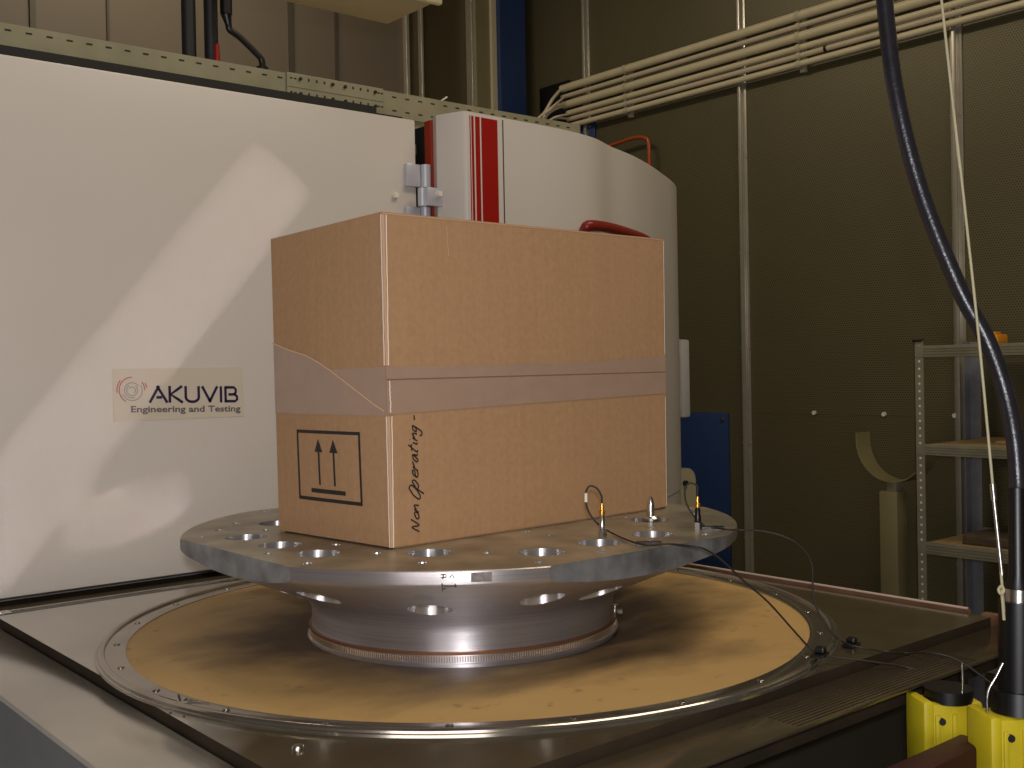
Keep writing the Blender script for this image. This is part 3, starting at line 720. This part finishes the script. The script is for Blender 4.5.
for pts in ([(0, -.004), (.006, -.0035), (.006, -.007), (0, -.0075)], [(.003, -.004), (.002, -.009)], [(.010, -.0075), (.013, -.004), (.015, -.008)], [(.001, -.014), (.0015, -.023)],
            [(.001, -.0165), (.008, -.0175), (.014, -.0172), (.018, -.0178)], [(.0015, -.020), (.006, -.0195)], [(.016, -.0145), (.0165, -.019)]):
    ribbon(b, [(s0+p[0], p[1]) for p in pts], .0013, fr_rim, .0004)
obj('handwritten_mark', b, M['ink'], HE)

# ------------------------------------------------------------------ cardboard box
ZB = .1525
BN, BR, BL = Vector((-.231, -.132)), Vector((.318, -.113)), Vector((-.254, .126)); BK = BL + (BR-BN)
TN, TR, TL = Vector((-.2335, -.1295)), Vector((.3195, -.115)), Vector((-.2565, .128)); TK = TL + (TR-TN)
HN, HR, HL, HK = .5865, .587, .5765, .582
CB = thing('cardboard_box', 'large brown cardboard box taped round its middle, standing on the metal disc', 'box', (*(BN+BR+BL+BK)/4, T+.1502))
def skin(P00, P10, P01, P11, nx, nz, bulge, nrm):
    return None
def face_grid(bm, b0, b1, t0, t1, h0, h1, nx=24, nz=20, bulge=.004, nrm=None):
    """one side of the box, a little bowed, from bottom edge b0-b1 to top edge t0-t1"""
    nrm = nrm or Vector((b1.y-b0.y, -(b1.x-b0.x), 0)).normalized()
    g = []
    for j in range(nz+1):
        row = []
        for i in range(nx+1):
            u, v = i/nx, j/nz
            lo = b0.lerp(b1, u); hi = t0.lerp(t1, u); p = lo.lerp(hi, v); z = ZB + (h0+(h1-h0)*u - ZB)*v
            k = bulge*math.sin(PI*u)*math.sin(PI*v)
            row.append(bm.verts.new((p.x+nrm.x*k, p.y+nrm.y*k, T+z)))
        g.append(row)
    for j in range(nz):
        for i in range(nx): bm.faces.new((g[j][i], g[j][i+1], g[j+1][i+1], g[j+1][i]))
    return g
b = BM()
face_grid(b, BN, BR, TN, TR, HN, HR); face_grid(b, BR, BK, TR, TK, HR, HK, nx=10); face_grid(b, BK, BL, TK, TL, HK, HL); face_grid(b, BL, BN, TL, TN, HL, HN, nx=10)
bt = [b.verts.new((p.x, p.y, T+ZB)) for p in (BN, BR, BK, BL)]; b.faces.new(bt[::-1])
tp = [b.verts.new((p.x, p.y, T+h)) for p, h in ((TN, HN), (TR, HR), (TK, HK), (TL, HL))]; b.faces.new(tp)
bmesh.ops.remove_doubles(b, verts=b.verts, dist=.0003)
obj('carton', b, M['card'], CB, 30)
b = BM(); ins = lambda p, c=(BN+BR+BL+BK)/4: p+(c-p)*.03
prism(b, [(ins(p).x, ins(p).y) for p in (BN, BR, BK, BL)], T+.1502, T+ZB); obj('shadow_gap_base', b, M['card'], CB)  # inset base added under the carton to make a contact shadow line
def fr_face(b0, b1, t0, t1):
    L_ = (b1-b0).length; nrm = Vector((b1.y-b0.y, -(b1.x-b0.x), 0)).normalized()
    def f(s, z, o):
        u = s/L_; v = (z-ZB)/(.585-ZB); p = b0.lerp(b1, u).lerp(t0.lerp(t1, u), v)
        k = .004*math.sin(PI*max(0, min(1, u)))*math.sin(PI*max(0, min(1, v))) + o
        return Vector((p.x+nrm.x*k, p.y+nrm.y*k, T+z))
    return f
frR = fr_face(BN, BR, TN, TR)                       # s runs from the near corner to the right
_frL = fr_face(BL, BN, TL, TN); LL = (BN-BL).length
frL = lambda s, z, o: _frL(LL-s, z, o)              # s runs from the near corner to the left
def band(bm, fr, top, bot, off, n=24):
    def ev(tab, s):
        for (a, za), (b_, zb) in zip(tab, tab[1:]):
            if s <= b_: return za+(zb-za)*(s-a)/(b_-a)
        return tab[-1][1]
    s0, s1 = top[0][0], top[-1][0]; rows = []
    for i in range(n+1):
        s = s0+(s1-s0)*i/n; zt, zb = ev(top, s), ev(bot, s)
        rows.append([bm.verts.new(fr(s, zb+(zt-zb)*j/4, off)) for j in range(5)])
    for a, c in zip(rows, rows[1:]):
        for j in range(4): bm.faces.new((a[j], c[j], c[j+1], a[j+1]))
LR = (BR-BN).length
b = BM(); band(b, frR, [(0, .386), (.2, .387), (.398, .390), (LR, .397)], [(0, .325), (.25, .331), (LR, .337)], .0008)
band(b, frL, [(0, .386), (.117, .3845), (.14, .3942), (.172, .4052), (.215, .4137), (LL, .426)], [(0, .323), (LL, .323)], .0008)
TP = obj('packing_tape', b, M['tape'], CB); TP['label'] = 'glossy brown packing tape round the middle'
b = BM(); band(b, frR, [(0, .3705), (LR, .3722)], [(0, .3690), (LR, .3709)], .0011); obj('tape_edge', b, mat('tape_overlap_edge', c255(118, 90, 76), .4), TP)
b = BM(); ribbon(b, [(.004, .329), (.025, .338), (.05, .351), (.076, .364), (.113, .3965-.014), (.14, .394), (.172, .405), (.215, .4135), (.262, .4255)], .0017, frL, .0013)
obj('fold_highlight', b, mat('tape_fold_highlight', c255(205, 165, 128), .3), TP)  # pale ribbon painting the highlight along the tape's fold
# bare paper corner lines and clear tape along the near vertical edge
for f_, s0, s1, wd in ((frL, .0018, .0008, .0022), (frR, .0040, .0066, .0016)):
    for za, zb in ((.152, .322), (.388, .583)):
        b = BM(); n = 16; ribbon(b, [(s0+(s1-s0)*k/n+random.uniform(-.0004, .0004), za+(zb-za)*k/n) for k in range(n+1)], wd, f_, .0007); obj('corner_edge', b, M['boxtape_edge'], CB)
b = BM(); n = 18; ribbon(b, [(.0045+random.uniform(-.0006, .0006), .327+(.368-.327)*k/n) for k in range(n+1)], .0016, frR, .0016); obj('tape_glint_edge', b, M['boxtape_edge'], TP)
b = BM(); ribbon(b, [(.001, .5845), (.12, .5848), (.30, .585), (.54, .5855)], .0010, frR, .0006); obj('top_edge_paper', b, M['crease'], CB)
b = BM(); ribbon(b, [(.105, .575), (.1065, .535)], .0009, frR, .0006); obj('scratch', b, M['crease'], CB)
for za, zb in ((.155, .33), (.40, .583)):
    b = BM(); ribbon(b, [(LR-.0015, za), (LR-.0015, zb)], .0012, frR, .0006); obj('far_corner_edge', b, M['boxtape_edge'], CB)
for za, zb in ((.152, .322), (.388, .583)):
    b = BM(); ribbon(b, [(.0014, za), (.0020, zb)], .0042, frR, .0005); obj('corner_crease', b, M['crease'], CB)
# this-way-up mark
b = BM(); W = .0042
x0, x1, z0, z1 = .0575, .2010, .2045, .2985
for p, q, w_ in (((x0, z0-.001), (x0, z1+.001), .0042), ((x1, z0), (x1, z1), .0042), ((x0-.002, z1), (x1+.002, z1), .0045), ((x0-.002, z0), (x1+.002, z0), .0050), ((.0915, .2165), (.1715, .2165), .0060)):
    ribbon(b, [p, q], w_, frL, .0006)
for s in (.1150, .1500):
    ribbon(b, [(s, .225), (s, .276)], .0042, frL, .0006)
    q = [b.verts.new(frL(*p, .0006)) for p in ((s-.0095, .2705), (s+.0095, .2705), (s, .289))]; b.faces.new(q)
obj('this_way_up_mark', b, M['ink'], CB)
# handwriting, reading upwards
STR = {'N': [[(0, 0), (.2, 1), (.7, 0), (1, 1.1)]], 'o': [[(.5, .6), (.1, .4), (.1, .1), (.4, 0), (.7, .2), (.7, .5), (.5, .6)]], 'n': [[(0, 0), (.15, .6), (.2, .35), (.5, .6), (.65, .5), (.75, 0)]],
       'O': [[(.6, 1.1), (.1, .6), (-.1, 0), (.2, -.2), (.7, .2), (.95, .8), (.6, 1.1)]], 'p': [[(0, .6), (-.3, -.6)], [(0, .3), (.4, .65), (.6, .4), (.3, 0), (-.05, .05)]], 'e': [[(.1, .3), (.6, .4), (.5, .65), (.15, .5), (.1, .1), (.4, 0), (.7, .1)]],
       'r': [[(0, 0), (.2, .6), (.25, .4), (.7, .65)]], 'a': [[(.6, .6), (.2, .5), (.05, .1), (.3, 0), (.6, .5), (.65, .1), (.85, 0)]], 't': [[(.5, 1.2), (.1, .1), (.35, 0)], [(0, .75), (.7, .8)]],
       'i': [[(.1, .6), (.1, .1), (.3, 0)], [(.25, .95), (.3, 1.0)]], 'g': [[(.6, .6), (.15, .5), (.1, .1), (.5, .2), (.6, .6), (.4, -.5), (0, -.6), (-.2, -.3)]], '-': [[(0, .3), (.5, .35)]]}
b = BM(); u = .168; SC = .0136
base = .046
for ch, adv, sc in (('N', .0165, 1), ('o', .0105, 1), ('n', .0205, 1), ('O', .0135, 1.15), ('p', .0140, 1.2), ('e', .0105, 1.15), ('r', .0115, 1.1), ('a', .0135, 1.15), ('t', .0110, 1.0), ('i', .0060, 1.0), ('n', .0115, 1.0), ('g', .0165, 1.0), ('-', .01, 1)):
    for st in STR[ch]:
        P2 = smoothpath([Vector((x, y, 0)) for x, y in st], 4)
        ribbon(b, [(base-.004*(u-.168)/.14*0-(p.y)*SC*sc*.9, u+(p.x+.40*p.y)*SC*sc*.9) for p in P2], .0021, frR, .0006)
    u += adv*.94
obj('handwriting', b, M['ink'], CB)

# ------------------------------------------------------------------ sensors, bolt and their cables on the disc
def sensor(px, py, lab, tall):
    c = Vector((px, py, ZT))
    t = thing('vibration_sensor', lab, 'sensor', c, 'accelerometers on the disc')
    b = BM(); hexagon(b, (px, py, ZT), .0062, .0110); obj('base', b, M['steel_light'], t, 30)
    b = BM(); lathe(b, [(0, ZT+.011), (.0042, ZT+.011), (.0046, ZT+.013), (.0046, ZT+.019), (.0038, ZT+.021), (.0036, ZT+.030), (.0028, ZT+.031), (0, ZT+.031)], px, py, 16); obj('body', b, M['steel_light'] if not tall else M['black'], t, 40)
    b = BM(); lathe(b, [(0, ZT+.031), (.003, ZT+.031), (.0041, ZT+.032), (.0041, ZT+.037), (.0026, ZT+.038), (.0018, ZT+.047), (0, ZT+.048)], px, py, 14); o = obj('connector', b, M['gold'], t, 40); o['label'] = 'gold connector'
    return c
s1c = onz(602.5, 538, .15); s2c = onz(698, 530, .15)
sensor(s1c.x, s1c.y, 'small silver vibration sensor with a gold plug, near the middle of the box side', False)
sensor(s2c.x, s2c.y, 'small dark vibration sensor with a gold plug near the right rim of the disc', True)
d1 = (s1c-CAM).dot(CF); d2 = (s2c-CAM).dot(CF)
c1 = [s1c+Vector((0, 0, .046)), s1c+Vector((0, 0, .052))] + [at(x, y, d1) for x, y in ((601.5, 496), (597, 488.5), (590, 486), (586, 492), (586, 503), (590, 514), (599, 525))] + \
     [onz(x, y, .1535) for x, y in ((612, 533), (630, 541), (645, 544.5), (670, 544), (690, 546))] + [onz(700, 547.5, .152)] + \
     [at(x, y, d) for x, y, d in ((712, 553, 1.385), (725, 563, 1.39), (745, 582, 1.40), (768, 602, 1.41), (795, 632, 1.42), (810, 648, 1.425))] + [onz(822, 655, .006), onz(850, 659, .004), onz(880, 663, -.002)] + \
     [at(x, y, d) for x, y, d in ((905, 667, 1.40), (930, 675, 1.385), (955, 690, 1.37), (975, 712, 1.36), (990, 740, 1.35), (1000, 775, 1.34))]
b = BM(); tube(b, c1, .0013, 8, 6); tag(obj('sensor_cable', b, M['wire_brown'], None, 60), 'thin dark cable looping from the middle sensor over the rim to the near clip', 'cable', 'sensor cables')
c2 = [s2c+Vector((0, 0, .046)), s2c+Vector((0, 0, .052))] + [at(x, y, d2) for x, y in ((697, 486), (690, 483), (685, 489), (686, 502), (693, 515), (700, 522))] + \
     [onz(x, y, .1535) for x, y in ((708, 527.5), (718, 528), (727, 529.5))] + \
     [at(x, y, d) for x, y, d in ((740, 530, 1.52), (760, 531, 1.51), (785, 537, 1.5), (803, 549, 1.5), (812, 565, 1.5), (813, 590, 1.49), (818, 612, 1.485), (832, 633, 1.48), (842, 641, 1.478))] + \
     [onz(850, 645, .006), onz(868, 649, .003), onz(890, 652, .003), onz(905, 653, -.008)] + [at(x, y, d) for x, y, d in ((930, 653, 1.43), (955, 659, 1.415), (980, 675, 1.40), (1002, 695, 1.385), (1016, 730, 1.37), (1020, 775, 1.36))]
b = BM(); tube(b, c2, .0013, 8, 6); tag(obj('sensor_cable', b, M['wire_brown'], None, 60), 'thin dark cable from the right sensor hanging in a wide arc beside the disc', 'cable', 'sensor cables')
b = BM(); cyl(b, at(586, 493, d1-.0), at(586, 502, d1), .0022, 10); tag(obj('cable_sleeve', b, M['plastic_knob'], None, 40), 'pale sleeve on the cable loop of the middle sensor', 'sleeve')
def tape_piece(px, py, lab, dx=.02, a=0):
    c = onz(px, py, .15); b = BM()
    m_ = Matrix.Translation((c.x, c.y, ZT)) @ Matrix.Rotation(a, 4, 'Z')
    n = 7
    for k in range(n):
        box(b, -dx+2*dx*k/n, -dx+2*dx*(k+1)/n, -.006-random.uniform(0, .002), .006+random.uniform(0, .002), 0.0002, .0045, 0, m_)
    bmesh.ops.remove_doubles(b, verts=b.verts, dist=.0001)
    tag(obj('adhesive_tape', b, M['black'], None, None, (c.x, c.y, ZT)), lab, 'tape', 'tape scraps holding the cables')
tape_piece(649, 545, 'scrap of dark tape fixing a cable to the disc below the bolt', .016, -.75)
tape_piece(712, 529.5, 'scrap of dark tape fixing a cable to the disc beside the right sensor', .017, -.85)
# pointed bolt standing in the far hole
bc = Vector((AX+.2, AY-.2, ZT))
bc = Vector((AX+.208, AY-.196, ZT))
t = thing('guide_bolt', 'polished pointed bolt with a flange standing upright in a bored hole', 'bolt', (bc.x, bc.y, ZT-.02))
b = BM(); lathe(b, [(0, ZT+.036), (.0022, ZT+.035), (.0042, ZT+.030), (.0058, ZT+.020), (.006, ZT+.006), (0, ZT+.006)], bc.x, bc.y, 20); obj('pin', b, M['steel_light'], t, 40)
b = BM(); lathe(b, [(0, ZT+.006), (.010, ZT+.006), (.0135, ZT+.003), (.0135, ZT-.002), (.006, ZT-.004), (.004, ZT-.03), (0, ZT-.03)], bc.x, bc.y, 20); obj('flange', b, M['steel_light'], t, 40)
# adhesive clips on the table
def clip(px, py, lab, a, zz=0):
    c = onz(px, py, zz); m_ = Matrix.Translation((c.x, c.y, T+zz+.0005)) @ Matrix.Rotation(a, 4, 'Z')
    t = thing('cable_clip', lab, 'cable clip', (c.x, c.y, T), 'clips on the table plate')
    b = BM(); box(b, -.014, .014, -.008, .008, 0, .003, .0008, m_); obj('pad', b, M['black'], t)
    b = BM(); box(b, -.004, .010, -.006, .006, .003, .0105, .002, m_); obj('jaw', b, M['black'], t)
clip(820, 656, 'small black cable clip on the table, nearest the clamp ring', .3, .012)
clip(851, 646, 'small black cable clip on the table, farther toward the corner', .2)

# ------------------------------------------------------------------ yellow connectors, hose, red beam
def V3(p): return Vector(p)
RH = Vector((CR.x, CR.y, 0)).normalized(); FH = Vector((CF.x, CF.y, 0)).normalized()
def connector(c, wx, wy, h, lab, rz):
    t = thing('power_connector', lab, 'connector', (c.x, c.y, c.z-h), 'yellow plug housings')
    m_ = Matrix.Translation((c.x, c.y, c.z)) @ Matrix.Rotation(rz, 4, 'Z')
    b = BM(); box(b, -wx/2, wx/2, -wy/2, wy/2, -h, 0, .006, m_); 
    for k in (-1, 0, 1): box(b, k*wx*.28-.003, k*wx*.28+.003, -wy/2-.003, -wy/2+.002, -h*.95, -.012, .0012, m_)
    obj('housing', b, M['yellow'], t, 40)
    b = BM(); box(b, -wx/2-.002, -wx/2+.012, -wy/2-.004, wy/2, -h*.5, .004, .004, m_); obj('lug', b, M['yellow'], t, 40)
    b = BM(); p = m_ @ Vector((-wx*.22, -wy/2-.004, -.020)); q = m_ @ Vector((-wx*.22, -wy/2+.002, -.020)); cyl(b, q, p, .0042, 12); obj('screw', b, M['dark'], t, 40)
    return t, m_
rz = -.60
k1 = at(945, 698, 1.315); t1, m1 = connector(Vector((k1.x, k1.y, k1.z)), .075, .045, .16, 'yellow plug housing with a short black gland, left of the pair', rz)
k2 = at(1012, 712, 1.235); t2, m2 = connector(Vector((k2.x, k2.y, k2.z)), .078, .050, .20, 'yellow plug housing at the right edge carrying the thick black hose', rz)
b = BM(); cyl(b, m1 @ Vector((.004, 0, -.002)), m1 @ Vector((.004, 0, .013)), .028, 24); tube(b, [m1 @ Vector(p) for p in ((.012, .0, -.022), (.014, .03, -.022), (.018, .05, -.034), (.018, .060, -.06), (.018, .060, -.18), (.018, .055, -.5), (.018, .05, -.80), (.0, .0, -.95))], .021, 16, 5); obj('gland', b, M['black'], t1, 60)
for tt, pts in ((t1, [(962, 663), (962.5, 680), (962, 703)]), (t2, [(1003, 663), (996, 677), (988, 692), (987, 712)])):
    d_ = 1.295 if tt is t1 else 1.20
    b = BM(); tube(b, [at(x, y, d_) for x, y in pts], .0016, 8, 4); obj('bail_wire', b, M['steel_light'], tt, 60)
# hose
hp = [(868, -420, 1.36), (874, -200, 1.34), (881, -60, 1.32), (884.5, 0, 1.31), (896.5, 96, 1.30), (921, 192, 1.295), (959, 288, 1.28), (986, 338, 1.27), (1004, 388, 1.265), (1014, 435, 1.255), (1018, 480, 1.25), (1018, 500, 1.245)]
t = thing('thick_hose', 'thick black hose curving down from above into the yellow housing at right', 'hose', at(1017, 500, 1.245))
pts = [at(*p) for p in hp]; top = Vector(pts[0]); pts = [Vector((top.x-.01, top.y+.01, HC)), Vector((top.x-.005, top.y+.005, (HC+top.z)/2))] + pts
b = BM(); tube(b, pts, .0098, 20, 8); obj('tube', b, M['black_sheath'], t, 60)
b = BM(); tube(b, [at(1017.3, 488, 1.245), at(1018, 575, 1.24), at(1018, 590, 1.24)], [.0100, .0100, .0155], 20); tube(b, [at(1018, 601, 1.24), at(1018, 705, 1.237)], [.0205, .0215], 20); tube(b, [at(1018, 690, 1.237), at(1018, 712, 1.236)], [.027, .029], 20); obj('sleeve', b, M['black'], t, 50)
b = BM(); tube(b, [at(1018, 588, 1.24), at(1018, 603, 1.24)], .0165, 20); o = obj('collar', b, M['steel_light'], t, 50); o['label'] = 'shiny metal collar'
# pull cord with turnbuckle
t = thing('pull_cord', 'thin beige cord with a small metal tightener hanging beside the thick hose', 'cord', at(1004, 622, 1.24))
cp_ = [at(941.5, 0, 1.24), at(952, 96, 1.235), at(963, 192, 1.23), at(979, 340, 1.225), at(993, 488, 1.22), at(1000, 560, 1.215), at(1004, 612, 1.21)]
up = cp_[0] + (cp_[0]-cp_[1])*((HC-cp_[0].z)/(cp_[0].z-cp_[1].z))
b = BM(); tube(b, [up] + cp_, .0016, 8, 6); obj('cord', b, M['cord'], t, 60)
b = BM(); cyl(b, at(992.5, 484, 1.219), at(994, 500, 1.219), .0034, 12); cyl(b, at(994, 500, 1.219), at(1002, 575, 1.214), .0024, 10); obj('tightener', b, M['steel_light'], t, 50)
b = BM(); tube(b, [at(1001, 586, 1.212), at(998.5, 590, 1.208), at(1001, 594, 1.206), at(1004, 591, 1.208), at(1002, 586, 1.212)], .0017, 8, 4); tube(b, [at(1001.5, 590, 1.209), at(1003, 606, 1.209), at(1004, 620, 1.209)], .0018, 8); obj('knot', b, M['cord'], t, 60)
# dark red beam under the connectors
t = thing('red_beam', 'dark red painted steel beam running below the yellow housings', 'beam', (0, -.70, 0))
yb = k1.y - .034
za = ony(928, 751, yb).z
b = BM(); box(b, -.25, k2.x+.0, yb-.03, yb+.006, za-.10, za, .004); obj('bar', b, M['darkred'], t, 40)
for x in (-.22, .12):
    b = BM(); box(b, x-.02, x+.02, yb-.028, yb+.002, 0, za-.10, .003); obj('leg', b, M['darkred'], t, 40)

# ------------------------------------------------------------------ saddle stand by the wall
SX, SY = 2.60, .852
t = thing('pipe_stand', 'olive grey post with a curved saddle strap on top, left of the shelving', 'stand', (SX, SY, 0))
b = BM(); box(b, SX-.034, SX+.034, SY-.036, SY+.036, .012, T-.085, .004); obj('post', b, M['stand'], t, 40)
b = BM(); box(b, SX-.12, SX+.12, SY-.12, SY+.12, 0, .012, .003); obj('foot', b, M['stand'], t, 40)
b = BM(); box(b, SX-.024, SX+.024, SY-.028, SY+.012, T-.085, T-.046, .003); obj('neck', b, M['galv'], t, 40)
b = BM(); n = 20; R_ = .138; rows = []
for k in range(n+1):
    a = PI + (.92*PI)*k/n; yy = SY-.02-R_*math.cos(a)*1.0; zz = T+.098+R_*math.sin(a)*1.05
    rows.append((yy, zz, math.cos(a), math.sin(a)))
rows = [(rows[0][0], T+.125, rows[0][2], 0)] + rows
vv = [[b.verts.new((SX-.045, y+c*s_*-1, z+s*s_)) for s_ in (0, .004)] + [b.verts.new((SX+.045, y+c*s_*-1, z+s*s_)) for s_ in (.004, 0)] for y, z, c, s in rows]
for a, c in zip(vv, vv[1:]):
    for k in range(4): b.faces.new((a[k], a[(k+1) % 4], c[(k+1) % 4], c[k]))
b.faces.new(vv[0]); b.faces.new(vv[-1][::-1])
obj('saddle', b, M['stand'], t, 40)

# ------------------------------------------------------------------ shelving
t = thing('steel_shelving', 'bare steel shelving rack with perforated posts against the dark wall', 'shelf', (2.6, 0, 0))
def post(x, y, sx, sy, m):
    b = BM(); z1 = T+.452
    ex, ey = x+sx*.040, y+sy*(.033 if m is M['rack'] else .042)
    box(b, min(x, ex), max(x, ex), min(y, y+sy*.002), max(y, y+sy*.002), 0, z1); box(b, min(x, x+sx*.002), max(x, x+sx*.002), min(y, ey), max(y, ey), 0, z1)
    p = obj('post', b, m, t)
    bs = [BM(), BM()]; z = .03
    while z < z1-.02:
        xs = x - sx*.0004; ys = y - sy*.0004
        for c0 in ((.014,) if m is M['rack'] else (.008, .028)):
            box(bs[0], min(xs, xs+sx*.0006), max(xs, xs+sx*.0006), min(y+sy*c0, y+sy*(c0+.007)), max(y+sy*c0, y+sy*(c0+.007)), z, z+.007)
            box(bs[1], min(x+sx*c0, x+sx*(c0+.008)), max(x+sx*c0, x+sx*(c0+.008)), min(ys, ys+sy*.0006), max(ys, ys+sy*.0006), z, z+.010)
        z += .025
    obj('post_slots', bs[0], M['slotlight'], p); obj('post_slots', bs[1], M['slotlight'], p)
    return p
XR0, XR1, YR0, YR1 = 2.40, 2.84, -.45, .645
rack_bright = mat('rack_steel_bright', c255(135, 135, 140), .35, .2, .5, .15, 30)
post(XR0, YR1, 1, -1, M['rack']); post(XR1, YR1+.035, -1, -1, rack_bright); post(XR0, YR0, 1, 1, M['rack']); post(XR1, YR0, -1, 1, rack_bright)
b = BM(); box(b, XR0-.004, XR0+.012, YR1-.03, YR1+.005, T+.449, T+.458, .001); obj('post_cap', b, M['black'], t)
for z0, th in ((.398, .038), (.070, .036), (-.262, .040), (-.62, .04)):
    b = BM()
    box(b, XR0, XR1, YR0+.003, YR1-.036, T+z0, T+z0+.003)
    for (x0, x1) in ((XR0-.002, XR0+.001), (XR1-.001, XR1+.001)): box(b, x0, x1, YR0+.003, YR1-.003, T+z0, T+z0+th)
    for f_ in (.25, .5, .72): box(b, XR0-.005, XR0-.002, YR0+.04, YR1-.036, T+z0+th*f_, T+z0+th*f_+.004)
    sh = obj('shelf', b, M['rack'], t)
    b = BM(); box(b, XR0+.002, XR1-.003, YR0+.01, YR1-.04, T+z0+.004, T+z0+th-.0, .001); obj('board', b, M['shelfwood'], sh)
# things on the shelves
b = BM(); box(b, XR0+.03, XR0+.30, .0, .50, T-.262+.040, T-.262+.072, .004); box(b, XR0+.028, XR0+.032, .0, .50, T-.262+.048, T-.262+.052)
tag(obj('steel_plate', b, M['oldmetal'], None, 40, (XR0+.15, .25, T-.222)), 'rusty flat steel plate lying on the lower visible shelf', 'plate')
b = BM(); box(b, XR0+.12, XR0+.36, -.05, .43, T+.070+.036, T+.070+.046, .002)
tag(obj('wood_board', b, M['shelfwood'], None, 40, (XR0+.2, .2, T+.106)), 'thin tan board lying on the middle shelf', 'board')
b = BM(); box(b, XR0+.10, XR0+.17, .405, .475, T+.436, T+.468, .006); box(b, XR0+.115, XR0+.155, .42, .46, T+.468, T+.476, .003)
tag(obj('orange_container', b, M['orangeitem'], None, 40, (XR0+.135, .44, T+.436)), 'small orange container on the top shelf behind the cord', 'container')
